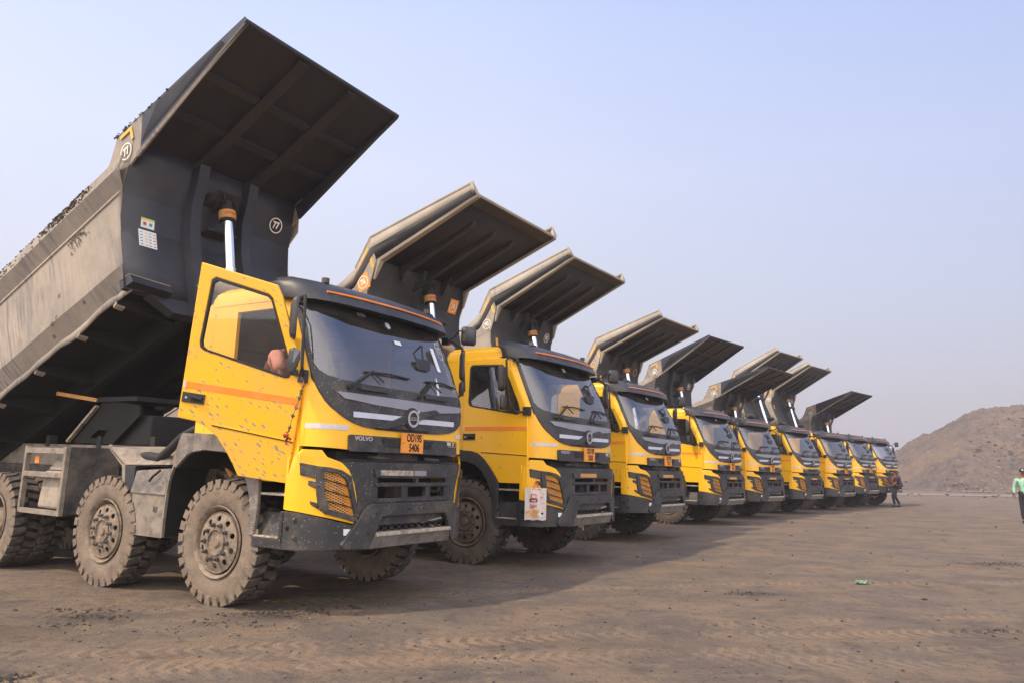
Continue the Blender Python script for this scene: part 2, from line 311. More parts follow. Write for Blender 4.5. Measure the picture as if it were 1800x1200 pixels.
def tag(o,label=None,cat=None,group=None,kind=None):
    for k,v in (('label',label),('category',cat),('group',group),('kind',kind)):
        if v: o[k]=v
    return o
KIDLIST={}
def children(o): return [c for c in C.objects if c.parent==o]
def copy_tree(o,parent=None):
    c=o.copy(); C.objects.link(c); c.parent=parent
    for ch in KIDLIST.get(o.name,[]): copy_tree(ch,c)
    return c
# ------------------------------------------------------------ wheels
def make_tyre(name,wall,tread,parent,y0=0,W=.16,Ro=.612):
    mb=MB()
    prof=[(.335,-W*.80),(.365,-W*.93),(.42,-W*1.02),(.48,-W*1.03),(.535,-W*.98),(.565,-W*.90),(.580,-W*.70),(.585,0),(.580,W*.70),(.565,W*.90),(.535,W*.98),(.48,W*1.03),(.42,W*1.02),(.365,W*.93),(.335,W*.80),(.31,W*.6),(.31,-W*.6)]
    mb.revolve(prof[:6],wall,64,c=(0,y0,0)); mb.revolve(prof[5:10],'rubber',64,c=(0,y0,0)); mb.revolve(prof[9:],wall,64,c=(0,y0,0)); mb.revolve([prof[-1],prof[0]],wall,64,c=(0,y0,0))
    n=30; rng=random.Random(3)
    for sgn in (-1,1):
        for i in range(n):
            a0=2*math.pi*(i+(0 if sgn<0 else .5))/n; hw=.045/Ro*rng.uniform(.92,1.06); sk=.055
            def P(r,y,a): return (r*math.cos(a),y0+sgn*y,r*math.sin(a))
            j=rng.uniform(-.006,.004)
            a1=a0-hw; a2=a0+hw; b1=a0+sk-hw*.75; b2=a0+sk+hw*.75
            # shoulder block from the sidewall to the middle
            mb.hexa([P(.57,W*.99,a1),P(.57,W*.99,a2),P(.57,.012,b2),P(.57,.012,b1),P(Ro-.004+j,W*.99,a1),P(Ro-.004+j,W*.99,a2),P(Ro,.012,b2),P(Ro,.012,b1)],tread)
            # lug running down the sidewall
            mb.hexa([P(.515,W*.96,a1+.01),P(.515,W*.96,a2-.01),P(.56,W*.90,a2),P(.56,W*.90,a1),P(.520,W*1.06,a1+.015),P(.520,W*1.06,a2-.015),P(Ro-.006+j,W*1.00,a2-.004),P(Ro-.006+j,W*1.00,a1+.004)],wall)
    return mb.build(name,parent,smooth=30)
def make_rim(parent,m,deep=-.005,W=.16,front=True):
    """outer side faces -y"""
    mb=MB()
    mb.revolve([(.30,-W*.45),(.325,-W*.80),(.352,-W*.98),(.345,-W*1.06),(.330,-W*1.0),(.312,-W*.80),(.298,-W*.55),(.290,-W*.30),(.283,W*.6)],m,48)
    yf=-W*.80+deep
    holes=[circ(.225*math.cos(2*math.pi*(i+.5)/10),.225*math.sin(2*math.pi*(i+.5)/10),.029,12) for i in range(10)]
    bm=plate_bm(circ(0,0,.292,48),holes,.012)
    def dish(c):
        r=math.hypot(c.x,c.y); bul=-.035*max(0,1-abs(r-.175)/.12) if front else .0
        return (c.x,yf+bul+c.z+(.05 if r<.13 and front else 0),c.y)
    mb.bmesh_in(bm,m,dish); bm.free()
    mb.revolve([(.292,yf+.0),(.296,yf-.02),(.292,yf+.03)],m,48)
    # hub
    if front: mb.revolve([(.125,yf-.03),(.128,yf-.045),(.118,yf-.048),(.112,yf+.02)],m,32); mb.revolve([(.112,yf+.02),(.06,yf+.025)],'chassis_metal',24); mb.revolve([(.06,yf+.025),(.058,yf-.03),(.045,yf-.045),(.001,yf-.048)],m,24)
    else: mb.revolve([(.15,yf+.02),(.15,yf-.12),(.135,yf-.15),(.07,yf-.16),(.06,yf-.19),(.001,yf-.19)],m,32)
    for i in range(10):
        a=2*math.pi*i/10; x,z=.168*math.cos(a),.168*math.sin(a); yb=yf-(.03 if front else 0)
        mb.tube([(x,yb+.01,z),(x,yb-.026,z)],.021,'chassis_metal',6); mb.tube([(x,yb-.026,z),(x,yb-.055,z)],.012,'chassis_metal',6)
    mb.revolve([(.31,W*.8),(.33,W*1.0),(.30,W*.9),(.28,.0)],m,32)
    return mb.build('rim',parent,smooth=30)
def make_wheel(parent,x,side,mats,rear=False,pitch=0,z=.60):
    wall,tread,rim=mats
    e=empty('wheel',(x,side*1.06,z),(0,pitch,0 if side<0 else math.pi)); e.parent=parent
    if rear:
        make_tyre('tyre',wall,tread,e,y0=-.0); make_tyre('tyre',wall,tread,e,y0=.345); make_rim(e,rim,deep=.20,front=False)
    else:
        make_tyre('tyre',wall,tread,e); make_rim(e,rim)
    return e
# ------------------------------------------------------------ tipping body
HINGE=(-8.4,0,1.2)
WALLP=[(-.15,5.52),(.7,5.62),(1.1,5.76),(1.36,5.95),(1.665,6.13)]   # (w, a)
WALLB=[(-.15,5.50),(.76,5.60),(1.06,5.70),(1.42,6.0),(1.52,6.04)]
def wa(w_,P):
    if w_<=P[0][0]: return P[0][1]
    for i in range(len(P)-1):
        if w_<=P[i+1][0]: return P[i][1]+(P[i+1][1]-P[i][1])*(w_-P[i][0])/(P[i+1][0]-P[i][0])
    return P[-1][1]
def make_bed(kind,parent,crust=False):
    A=kind=='A'; W=WALLP if A else WALLB
    steel='bed_steel' if A else 'bed_steel_pale'; dark='bed_dark_blue' if A else 'bed_dark_grey'
    mb=MB(); rng=random.Random(5)
    sec=[(1.28,1.44),(1.39,1.475),(1.42,1.315),(1.312,1.135),(1.318,1.105),(1.30,1.095),(1.30,.80),(1.302,.5),(1.30,.18),(1.17,-.03),(1.20,-.06),(1.215,-.15)]
    K=46
    for sg in (-1,1):
        rows=[]
        for q,(y,w_) in enumerate(sec):
            af=wa(w_,W)-(0.0 if q else .45); r=[]
            for i in range(K+1):
                a=-.9+(af+.9)*i/K; ww=w_; yy=y
                if q>=10: ww+= .035*noise.noise(Vector((a*1.7,sg*3,1)))+.02*noise.noise(Vector((a*6,sg*3,q))) ; yy+=.03*noise.noise(Vector((a*2.2,sg,7)))
                if q in (1,2): ww+=.008*noise.noise(Vector((a*3,sg*2,2)))
                if 5<q<9: yy+=.012*noise.noise(Vector((a*1.1,w_*2,sg)))
                if not A and q<5:
                    k_=min(1,max(0,(a-4.85)/.25)); yy=yy*(1-k_)+1.300*k_
                r.append((a,sg*yy,ww))
            rows.append(r)
        mb.grid(rows,steel)
    bed=mb.build('dump_bed',parent,loc=HINGE,smooth=28,solid=.018)
    # floor, sills and cross members below
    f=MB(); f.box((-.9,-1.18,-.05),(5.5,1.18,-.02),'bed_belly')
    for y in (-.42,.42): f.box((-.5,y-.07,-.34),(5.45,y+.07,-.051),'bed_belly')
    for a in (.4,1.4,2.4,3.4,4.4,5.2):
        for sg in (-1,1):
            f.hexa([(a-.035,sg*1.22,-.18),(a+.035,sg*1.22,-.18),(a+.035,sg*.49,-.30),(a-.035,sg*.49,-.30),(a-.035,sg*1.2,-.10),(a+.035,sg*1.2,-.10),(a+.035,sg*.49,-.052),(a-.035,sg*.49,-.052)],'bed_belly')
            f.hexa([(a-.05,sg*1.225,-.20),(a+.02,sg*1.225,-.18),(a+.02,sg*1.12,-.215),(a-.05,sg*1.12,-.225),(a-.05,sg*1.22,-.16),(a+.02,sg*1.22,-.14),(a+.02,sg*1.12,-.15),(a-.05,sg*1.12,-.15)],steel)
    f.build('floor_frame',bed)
    # front wall
    fw=MB(); ws=[-.15,.2,.5,.7,.9,1.1,1.24,1.36,1.5,W[-1][0]]
    fw.grid([[(wa(w_,W),y,w_) for y in (-1.302,-.8,-.4,0,.4,.8,1.302)] for w_ in ws],dark)
    fw.build('front_wall',bed,smooth=12,solid=.02)
    st=MB()
    for yc in ((-.37,.43) if A else (-.05,)):
        hw=.075 if A else .10; dp=.13
        rows=[]
        for w_ in ([-.38]+ws):
            a=wa(w_,W)+.012; rows.append([(a,yc-hw-.03,w_),(a+dp,yc-hw,w_),(a+dp,yc+hw,w_),(a,yc+hw+.03,w_)])
        st.grid(rows,dark)
    # V shaped lower middle of the wall
    st.hexa([(5.40,-.70,-.36),(5.53,-.70,-.36),(5.53,.70,-.36),(5.40,.70,-.36),(5.40,-1.0,-.155),(5.53,-1.0,-.155),(5.53,1.0,-.155),(5.40,1.0,-.155)],dark)
    # hoist bracket
    a0=wa(1.0,W)
    st.box((a0-.02,-.20,.86),(a0+.12,.26,.90),'bed_under')
    st.hexa([(a0+.05,-.28,1.22),(6.02,-.16,1.25),(6.02,.22,1.25),(a0+.05,.34,1.22),(a0+.05,-.28,1.40),(6.16,-.16,1.33),(6.16,.22,1.33),(a0+.05,.34,1.40)],'bed_under')
    st.box((5.86,-.09,1.18),(6.14,-.06,1.34),'rubber'); st.box((5.86,.06,1.18),(6.14,.09,1.34),'rubber')
    if not A:
        st.box((a0+.10,-.34,.60),(a0+.34,.34,.72),dark)
        for yc in (-.62,.55):
            st.hexa([(5.98,yc-.05,1.25),(5.99,yc-.05,1.25),(5.99,yc+.05,1.25),(5.98,yc+.05,1.25),(6.02,yc-.05,1.50),(6.3,yc-.05,1.50),(6.3,yc+.05,1.50),(6.02,yc+.05,1.50)],dark)
    st.build('wall_stiffener',bed,smooth=20)
    # lower front corner plates
    for sg in (-1,1):
        br=MB()
        br.hexa([(5.44,sg*1.30,-.13),(5.66,sg*1.28,-.13),(5.66,sg*.76,-.17),(5.44,sg*.76,-.17),(5.44,sg*1.30,-.01),(5.62,sg*1.28,-.01),(5.62,sg*.76,-.05),(5.44,sg*.76,-.05)],dark)
        br.hexa([(5.43,sg*1.305,-.006),(5.625,sg*1.285,-.006),(5.625,sg*.755,-.046),(5.43,sg*.755,-.046),(5.43,sg*1.305,.004),(5.625,sg*1.285,.004),(5.625,sg*.755,-.036),(5.43,sg*.755,-.036)],steel)
        br.build('corner_plate',bed,bevel=.004)
    # canopy over the cab
    c=MB()
    if A:
        T1_=(8.28,1.77)
        for sg in (-1,1):
            y=sg*1.29-.012
            side_plate(c,[(4.9,1.43),(5.36,1.46),(5.62,1.66),(5.83,1.90),(6.36,1.888),(6.22,1.46),(6.12,1.40),(5.95,1.36),(5.76,1.10),(5.60,1.10)],y,.024,steel)
            side_plate(c,[(6.36,1.888),(8.29,1.835),(8.29,1.745),(6.22,1.46)],y-.001,.026,dark)
            c.tube([(5.83,sg*1.29,1.905),(8.29,sg*1.29,1.838)],.014,'bed_under',8)
            c.grid([[(6.14,sg*1.312,1.43),(7.2,sg*1.311,1.60),(8.29,sg*1.305,1.775)],[(6.13,sg*1.300,1.385),(7.2,sg*1.295,1.565),(8.29,sg*1.29,1.745)],[(6.13,sg*1.262,1.40),(7.2,sg*1.262,1.60),(8.29,sg*1.262,1.76)],[(6.13,sg*1.262,1.62),(7.2,sg*1.262,1.715),(8.27,sg*1.262,1.775)]],steel if sg<0 else 'bed_dark_blue')
            c.hexa([(6.25,sg*1.303,1.50),(7.9,sg*1.303,1.765),(7.9,sg*1.303,1.79),(6.7,sg*1.303,1.80),(6.25,sg*1.309,1.52),(7.9,sg*1.309,1.77),(7.9,sg*1.335,1.785),(6.7,sg*1.345,1.79)],dark)
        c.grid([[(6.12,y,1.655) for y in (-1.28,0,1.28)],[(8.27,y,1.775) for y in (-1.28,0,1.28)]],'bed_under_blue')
        c.grid([[(6.12,y,1.675) for y in (-1.28,0,1.28)],[(8.27,y,1.795) for y in (-1.28,0,1.28)]],steel)
        c.tube([(8.285,-1.31,1.79),(8.285,1.31,1.79)],.03,'bed_dark_blue',10)
        can=c.build('canopy',bed,smooth=25)
        r=MB()
        for y in (-.40,.44): r.hexa([(6.12,y-.085,1.585),(8.24,y-.075,1.725),(8.24,y+.075,1.725),(6.12,y+.085,1.585),(6.12,y-.085,1.653),(8.24,y-.075,1.771),(8.24,y+.075,1.771),(6.12,y+.085,1.653)],'bed_rib')
        for a,ys in ((6.78,((-1.27,-.46),(-.34,.38),(.50,1.27))),(7.45,((-1.27,-.46),(-.34,.38),(.50,1.27)))):
            zz=1.655+(a-6.12)*.0558
            for y0,y1 in ys: r.box((a-.055,y0+.03,zz-.05),(a+.055,y1-.03,zz-.001),'bed_rib')
        r.build('canopy_rib',bed)
    else:
        for sg in (-1,1):
            e0=[(5.00,1.30,1.44),(5.60,1.31,1.56),(6.04,1.27,1.95),(8.20,1.27,1.73)]      # top edge
            e1=[(4.98,1.36,1.31),(5.50,1.352,1.34),(6.03,1.352,1.71),(8.21,1.34,1.585)]   # crease
            e2=[(4.98,1.305,1.22),(5.46,1.303,1.23),(6.05,1.262,1.50),(8.21,1.26,1.50)]
            e3=[(4.98,1.30,1.18),(5.5,1.29,1.20),(6.05,1.235,1.46),(8.22,1.225,1.475)]
            c.grid([[(a,sg*y,z) for a,y,z in e] for e in (e0,e1)],steel)
            c.grid([[(a,sg*y,z) for a,y,z in e] for e in (e1,e2)],dark)  # undercut faces down: its shade is put in as the dark colour
            c.hexa([(6.04,sg*1.27,1.455),(8.22,sg*1.26,1.475),(8.22,sg*1.20,1.468),(6.04,sg*1.17,1.44),(6.04,sg*1.28,1.50),(8.22,sg*1.27,1.515),(8.22,sg*1.2,1.50),(6.04,sg*1.17,1.46)],steel)
            # curved lip into the wall
            c.hexa([(5.88,sg*1.285,1.20),(5.90,sg*1.285,1.20),(5.90,sg*1.25,1.20),(5.88,sg*1.25,1.20),(6.03,sg*1.285,1.46),(6.12,sg*1.285,1.46),(6.12,sg*1.19,1.445),(6.03,sg*1.19,1.445)],steel)
            side_plate(c,[(4.9,1.12),(5.72,1.06),(5.86,1.22),(6.04,1.46),(6.05,1.72),(6.03,1.90),(5.6,1.52),(4.9,1.42)],sg*1.300-.011,.022,steel)
            c.tube([(6.04,sg*1.265,1.955),(8.21,sg*1.265,1.735)],.028,steel,8)
            c.tube([(6.02,sg*1.265,1.955),(5.58,sg*1.30,1.57)],.02,steel,8)
            c.hexa([(8.18,sg*1.20,1.47),(8.23,sg*1.20,1.47),(8.23,sg*1.335,1.57),(8.18,sg*1.335,1.57),(8.18,sg*1.20,1.53),(8.23,sg*1.20,1.53),(8.23,sg*1.285,1.76),(8.18,sg*1.285,1.76)],steel)
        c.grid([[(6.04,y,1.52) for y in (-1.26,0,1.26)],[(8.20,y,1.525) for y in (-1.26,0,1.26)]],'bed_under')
        c.grid([[(6.04,y,1.545) for y in (-1.26,0,1.26)],[(8.20,y,1.55) for y in (-1.26,0,1.26)]],steel)
        c.tube([(8.21,-1.26,1.52),(8.21,1.26,1.52)],.028,steel,8)
        c.hexa([(8.0,-1.26,1.50),(8.21,-1.26,1.49),(8.21,1.26,1.49),(8.0,1.26,1.50),(8.0,-1.26,1.51),(8.21,-1.26,1.505),(8.21,1.26,1.505),(8.0,1.26,1.51)],dark)
        can=c.build('canopy',bed,smooth=8,solid=.006)
        for y in (-.62,.0,.60):
            r=MB(); r.hexa([(6.04,y-.06,1.38),(7.62,y-.05,1.455),(7.62,y+.05,1.455),(6.04,y+.06,1.38),(6.04,y-.06,1.515),(7.72,y-.05,1.518),(7.72,y+.05,1.518),(6.04,y+.06,1.515)],dark)
            r.build('canopy_rib',bed,bevel=.008)
    if crust:
        k=MB()
        for i in range(620):
            a=rng.choice((rng.uniform(-.5,5.2),rng.gauss(2.2,.9),rng.uniform(4.2,5.3))); 
            if a>5.35: continue
            y=-1.30-rng.uniform(.0,.10); z=1.47-(-y-1.33)*1.6+rng.uniform(-.02,.02); s_=rng.uniform(.006,.026)
            blob(k,(a,y,z),s_*rng.uniform(1,2.2),s_,s_,rng,'coal_crust')
        for i in range(120):
            t=rng.random(); a=5.80+t*1.1; blob(k,(a,-1.29+rng.uniform(-.03,.06),1.905-t*.03+rng.uniform(-.01,.02)),rng.uniform(.008,.028),.012,rng.uniform(.006,.016),rng,'coal_crust')
        for i in range(90):
            a=rng.uniform(4.4,5.0); blob(k,(a,-1.315,1.12-abs(rng.gauss(0,.10))),rng.uniform(.006,.016),.008,.012,rng,'coal_crust')
        for i in range(60):
            a=rng.uniform(4.6,5.4); blob(k,(a,-1.22,-.1+rng.uniform(-.05,.03)),rng.uniform(.008,.03),.008,.008,rng,'coal_crust')
        tag(k.build('coal_crust',bed),kind='stuff')
    return bed
def blob(mb,c,sx,sy,sz,rng,m):
    o=[(1,0,0),(-1,0,0),(0,1,0),(0,-1,0),(0,0,1),(0,0,-1)]
    t=rng.uniform(0,6.28); ca,sa=math.cos(t),math.sin(t)
    vs=[]
    for x,y,z in o:
        x*=rng.uniform(.7,1.3);y*=rng.uniform(.7,1.3);z*=rng.uniform(.7,1.3)
        x,y=x*sx*ca-y*sx*sa,x*sy*sa+y*sy*ca; vs.append((c[0]+x,c[1]+y,c[2]+z*sz))
    mb.add(vs,[(0,2,4),(2,1,4),(1,3,4),(3,0,4),(2,0,5),(1,2,5),(3,1,5),(0,3,5)],m)
def ring(mb,cx,cy,r,wd,m,fn,n=28):
    bm=plate_bm(circ(cx,cy,r,n),[circ(cx,cy,r-wd,n)],.003); mb.bmesh_in(bm,m,lambda c:fn(c.x,c.y,c.z)); bm.free()
def bed_marks(bed,kind,num,spec):
    A=kind=='A'; W=WALLP if A else WALLB
    col='ink_white'
    # number in a circle on the near side gusset
    cx,cw=(5.965,1.57) if A else (5.68,1.235)
    off=-1.318 if A else -1.318
    F=lambda x,y,z:(cx+x,off-z,cw+y)
    m=MB()
    if spec.get('square'): 
        m.box((cx-.13,off+.002,cw-.14),(cx+.13,off+.006,cw+.14),'plate_orange')
    if num:
        ring(m,0,0,.115,.016,col,F); text(m,num,.14,col,lambda x,y,z:F(x,y,z),.002,.8,.006)
    else: ring(m,0,0,.09,.02,'ink_yellow',F)
    m.build('number_marking',bed)
    # the same on the far part of the wall
    cy,w0=(.98,1.30) if A else (1.0,1.21)
    a0,a1=wa(w0-.08,W),wa(w0+.08,W); nrm=Vector((.16,0,-(a1-a0))).normalized(); upv=Vector((a1-a0,0,.16)).normalized(); cc=Vector((wa(w0,W),cy,w0))
    G=lambda x,y,z: tuple(cc+Vector((0,1,0))*x+upv*y+nrm*(.022+z))
    m=MB()
    if spec.get('square'): m.add([G(-.13,-.14,.001),G(.13,-.14,.001),G(.13,.14,.001),G(-.13,.14,.001)],[(0,1,2,3)],'plate_orange')
    c2='ink_white' if num else 'ink_yellow'
    ring(m,0,0,.115,.015,c2,G)
    if num: text(m,num,.14,c2,G,.002,.8,.005)
    m.build('number_marking',bed)
    # reflective corner marks
    m=MB()
    if A:
        y0=-1.318
        m.box((5.90,y0-.003,1.80),(6.10,y0,1.845),'ink_yellow'); m.box((6.10,y0-.003,1.66),(6.145,y0,1.845),'ink_yellow')
    else:
        P=lambda a,y,z:(a,y,z)
        q0=lambda a,f:( a, -(1.355+(1.30-1.355)*f)-.006, (1.34+(a-5.50)*.698)*(1-f)+(1.52+(a-5.60)*.98)*f )
        m.add([q0(5.62,.15),q0(5.97,.15),q0(5.97,.62),q0(5.66,.45)],[(0,1,2,3)],'ink_yellow')
        m.box((5.93,-1.316,1.38),(5.985,-1.312,1.62),'ink_yellow')
    m.build('reflective_marking',bed)
    m=MB()
    if spec.get('stickers'):
        aw=lambda w_:wa(w_,W)+.013
        def q(y0,y1,w0,w1,mm,o=0): m.add([(aw(w0)+o,y0,w0),(aw(w0)+o,y1,w0),(aw(w1)+o,y1,w1),(aw(w1)+o,y0,w1)],[(0,1,2,3)],mm)
        q(-1.05,-.87,.74,.86,'sticker_white'); q(-1.05,-.87,.835,.86,'ink_yellowgreen',.002); q(-1.02,-.98,.77,.81,'ink_red',.002); q(-.94,-.90,.77,.81,'ink_blue',.002)
        q(-1.08,-.84,.48,.71,'sticker_white')
        for i in range(5):
            for yy in (-1.06,-.995,-.945,-.885): q(yy,yy+.035,.50+i*.042,.512+i*.042,('ink_blue','ink_yellow','ink_blue','ink_red')[int((yy+1.07)*18)%4],.002)
        m.build('instruction_sticker',bed)
    elif not A:
        aw=lambda w_:wa(w_,W)+.013
        for (w0,w1,b) in ((.72,.95,0),(.56,.68,.02),(.46,.53,.0))[:spec.get('tags',1)]:
            m.add([(aw(w0),-1.12-b,w0),(aw(w0),-1.03+b,w0),(aw(w1),-1.03+b,w1),(aw(w1),-1.12-b,w1)],[(0,1,2,3)],'ink_yellow')
            for i in range(4): 
                z=w0+(w1-w0)*(i+.5)/4; m.add([(aw(z)+.002,-1.10,z),(aw(z)+.002,-1.05,z),(aw(z)+.002,-1.05,z+.006),(aw(z)+.002,-1.10,z+.006)],[(0,1,2,3)],'bag_maroon')
        m.build('instruction_sticker',bed)
# ------------------------------------------------------------ cab and chassis
def make_door(root,side,y_paint,open_=False):
    hx,hy,hz=-.27,side*1.236,2.0
    d=empty('d') ; bpy.data.objects.remove(d)
    out=[(-1.40,2.97),(-.675,2.97),(-.61,2.88),(-.335,2.30),(-.285,2.15),(-.268,1.9),(-.262,1.17),(-.74,1.17),(-.80,1.26),(-.88,1.365),(-1.0,1.495),(-1.12,1.575),(-1.22,1.605),(-1.40,1.615)]
    hole=[(-1.27,2.885),(-.74,2.865),(-.70,2.84),(-.44,2.30),(-.405,2.18),(-.42,2.145),(-.46,2.135),(-1.26,2.265),(-1.30,2.285),(-1.315,2.33),(-1.305,2.85)]
    if open_:
        k_=lambda P,t_: [(a,b+t_*min(1,max(0,(-a-.55)/.8))*min(1,max(0,(b-2.2)/.6))) for a,b in P]
        out=k_(out,.13); out=[(a-(.035 if a<-1.3 and b>2.5 else 0),b) for a,b in out]; hole=k_(hole,.10)
    y0=0 if side<0 else -.045
    mb=MB(); L=lambda P:[(a-hx,b-hz) for a,b in P]
    side_plate(mb,L(out),y0,.045,y_paint,[L(hole)])
    o=mb.build('door',root,loc=(hx,hy,hz),bevel=.010)
    if open_: o.rotation_euler=(R(5.5),R(7.0),R(31))
    oy=-.001 if side<0 else .001
    cxx=sum(p[0] for p in hole)/len(hole); czz=sum(p[1] for p in hole)/len(hole)
    inner=[(cxx+(a-cxx)*.955,czz+(b-czz)*.935) for a,b in hole]
    s=MB(); side_plate(s,L(hole),(-.006 if side<0 else -.041),.047,'rubber',[L(inner)]); s.build('window_seal',o,bevel=.003)
    g=MB(); g.add([(a-hx,.02*(-side) if side<0 else -.02,b-hz) for a,b in inner],[tuple(range(len(inner)))],'window_glass'); g.build('window_pane',o)
    st=MB(); yy=(-.0035 if side<0 else .0005)
    st.box((-1.395-hx,yy,1.905-hz),(-.285-hx,yy+.003,1.965-hz),'orange_reflective'); 
    if side<0: st.box((-1.395-hx,yy-.001,1.903-hz),(-1.372-hx,yy+.003,1.967-hz),'white_reflective')
    st.build('reflective_strip',o)
    h=MB(); ys=-1 if side<0 else 1
    yb=0 if side<0 else 0
    h.box((-1.385-hx,min(ys*.012,0),1.77-hz),(-1.17-hx,max(ys*.012,0),1.865-hz),'black_plastic')
    h.box((-1.30-hx,min(ys*.013,ys*.011),1.785-hz),(-1.185-hx,max(ys*.013,ys*.011),1.85-hz),'black_void')
    h.bar((-1.295-hx,ys*.022,1.835-hz),(-1.19-hx,ys*.022,1.825-hz),.02,.022,'black_plastic'); h.cyl((-1.345-hx,0,1.815-hz),(-1.345-hx,ys*.016,1.815-hz),.012,'emblem_silver',12)
    h.build('handle',o,bevel=.003)
    cr=MB(); cr.bar((-1.06-hx,ys*.002,1.605-hz),(-.27-hx,ys*.002,1.565-hz),.008,.012,'yellow_paint'); cr.bar((-1.06-hx,ys*.0035,1.592-hz),(-.27-hx,ys*.0035,1.552-hz),.004,.008,'ink_black')
    cr.build('door_crease',o)
    return o
def lattice(mb,poly,m,plan,off,pitch,wd,depth,ang1=28,ang2=-28,sh=lambda z:0):
    def clip(p,d):
        ts=[]
        for i in range(len(poly)):
            a=poly[i]; b=poly[(i+1)%len(poly)]; ex,ey=b[0]-a[0],b[1]-a[1]; den=d[0]*ey-d[1]*ex
            if abs(den)<1e-9: continue
            t=((a[0]-p[0])*ey-(a[1]-p[1])*ex)/den; u=((a[0]-p[0])*d[1]-(a[1]-p[1])*d[0])/den
            if 0<=u<=1: ts.append(t)
        ts.sort(); return [(ts[i],ts[i+1]) for i in range(0,len(ts)-1,2)]
    cx=sum(p[0] for p in poly)/len(poly); cy=sum(p[1] for p in poly)/len(poly)
    ext=max(math.hypot(p[0]-cx,p[1]-cy) for p in poly)
    for ang in (ang1,ang2):
        d=(math.cos(R(ang)),math.sin(R(ang))); nn=(-d[1],d[0]); k=-int(ext/pitch)
        while k*pitch<ext:
            p=(cx+nn[0]*k*pitch,cy+nn[1]*k*pitch)
            for t0,t1 in clip(p,d):
                ns=max(1,int((t1-t0)/.12)); pts=[]
                for i in range(ns+1):
                    t=t0+(t1-t0)*i/ns; v,z=p[0]+d[0]*t,p[1]+d[1]*t; pts.append((interp(v,plan)+sh(z)+off,v,z))
                for i in range(ns): mb.bar(pts[i],pts[i+1],depth,wd,m,up=(0,nn[0],nn[1]))
            k+=1
def make_cab(root,muddy):
    Y='yellow_paint'; BP='black_dusty' if muddy else 'black_plastic'
    mb=MB()
    # sides with the doorway
    side_out=[(-1.86,1.64),(-1.38,1.625),(-1.2,1.595),(-.9,1.36),(-.78,1.19),(-.285,1.19),(-.285,2.13),(-.36,2.32),(-.66,2.95),(-.70,3.0),(-1.78,3.0),(-1.86,2.93)]
    hole=[(-1.34,2.88),(-.76,2.88),(-.46,2.30),(-.41,2.05),(-.41,1.50),(-.86,1.50),(-1.02,1.64),(-1.34,1.70)]
    for sg in (-1,1):
        side_plate(mb,side_out,sg*1.18-.02 if sg<0 else 1.16,.04,Y,[hole])
        # A pillar return to the windscreen
        mb.hexa([(-.285,sg*1.16,1.53),(-.275,sg*1.20,1.53),(-.24,sg*1.19,1.53),(-.24,sg*1.12,1.53),(-.30,sg*1.16,2.13),(-.285,sg*1.20,2.13),(-.255,sg*1.19,2.13),(-.255,sg*1.12,2.13)],Y)
        mb.hexa([(-.36,sg*1.12,2.12),(-.36,sg*1.20,2.12),(-.262,sg*1.197,2.12),(-.195,sg*1.155,2.12),(-.74,sg*1.12,2.97),(-.74,sg*1.20,2.97),(-.66,sg*1.195,2.97),(-.58,sg*1.15,2.97)],Y)
    # roof
    def plan_ring(ins,z,fr):
        x0,x1,y=-1.87+ins,fr,1.205-ins; r=.16; P=[]
        for cx,cy,a in ((x1-.05,y-.05,0),(x0+r,y-r,90),(x0+r,-y+r,180),(x1-.05,-y+.05,270)):
            rr=.05 if a in (0,270) else r
            for k in range(5): t=R(a+22.5*k); P.append((cx+rr*math.cos(t),cy+rr*math.sin(t),z))
        return P
    rings=[plan_ring(0,2.96,-.66),plan_ring(.005,3.04,-.64),plan_ring(.03,3.11,-.62),plan_ring(.09,3.16,-.62),plan_ring(.25,3.185,-.64),plan_ring(.8,3.19,-.9)]
    n=len(rings[0]); o=len(mb.v); k=mb.mi(Y)
    for r_ in rings: mb.v+=r_
    for i in range(len(rings)-1):
        for j in range(n): mb.f.append([o+i*n+j,o+i*n+(j+1)%n,o+(i+1)*n+(j+1)%n,o+(i+1)*n+j]); mb.m.append(k)
    mb.f.append([o+(len(rings)-1)*n+j for j in range(n)]); mb.m.append(k)
    # rear wall with rounded corners
    rw=[]
    for z in (1.64,2.0,2.5,2.97):
        row=[(-1.72,-1.2,z)]
        for t in range(0,91,18): row.append((-1.71-.16*math.sin(R(t)),-1.04-.16*math.cos(R(t)),z))
        for t in range(90,-1,-18): row.append((-1.71-.16*math.sin(R(t)),1.04+.16*math.cos(R(t)),z))
        row.append((-1.72,1.2,z)); rw.append(row)
    mb.grid(rw,Y)
    # front panel (yellow)
    half=[(0,1.50),(.86,1.50),(.875,1.515),(1.0,1.518),(1.19,1.526),(1.2,1.53),(1.2,2.13)]
    outer=[(-a,b) for a,b in half[::-1][:-1]]+half[0:1]+half[1:]
    outer=[(-1.2,2.13),(-1.2,1.53),(-.875,1.512),(0,1.505),(.875,1.512),(1.2,1.53),(1.2,2.13)]
    bent(mb,outer,Y,CAB,-.014,.014)
    cab=mb.build('cab',root,smooth=30,bevel=.006)
    # interior shell
    it=MB()
    it.box((-1.80,-1.14,1.50),(-.30,1.14,1.54),'interior'); it.box((-1.83,-1.14,1.55),(-1.80,1.14,2.95),'interior'); it.box((-1.80,-1.14,2.93),(-.72,1.14,2.955),'interior')
    it.hexa([(-.62,-1.12,1.54),(-.26,-1.12,1.54),(-.26,1.12,1.54),(-.62,1.12,1.54),(-.60,-1.12,2.06),(-.30,-1.12,2.13),(-.30,1.12,2.13),(-.60,1.12,2.06)],'interior')
    it.box((-.62,-.80,2.06),(-.42,-.30,2.20),'interior')
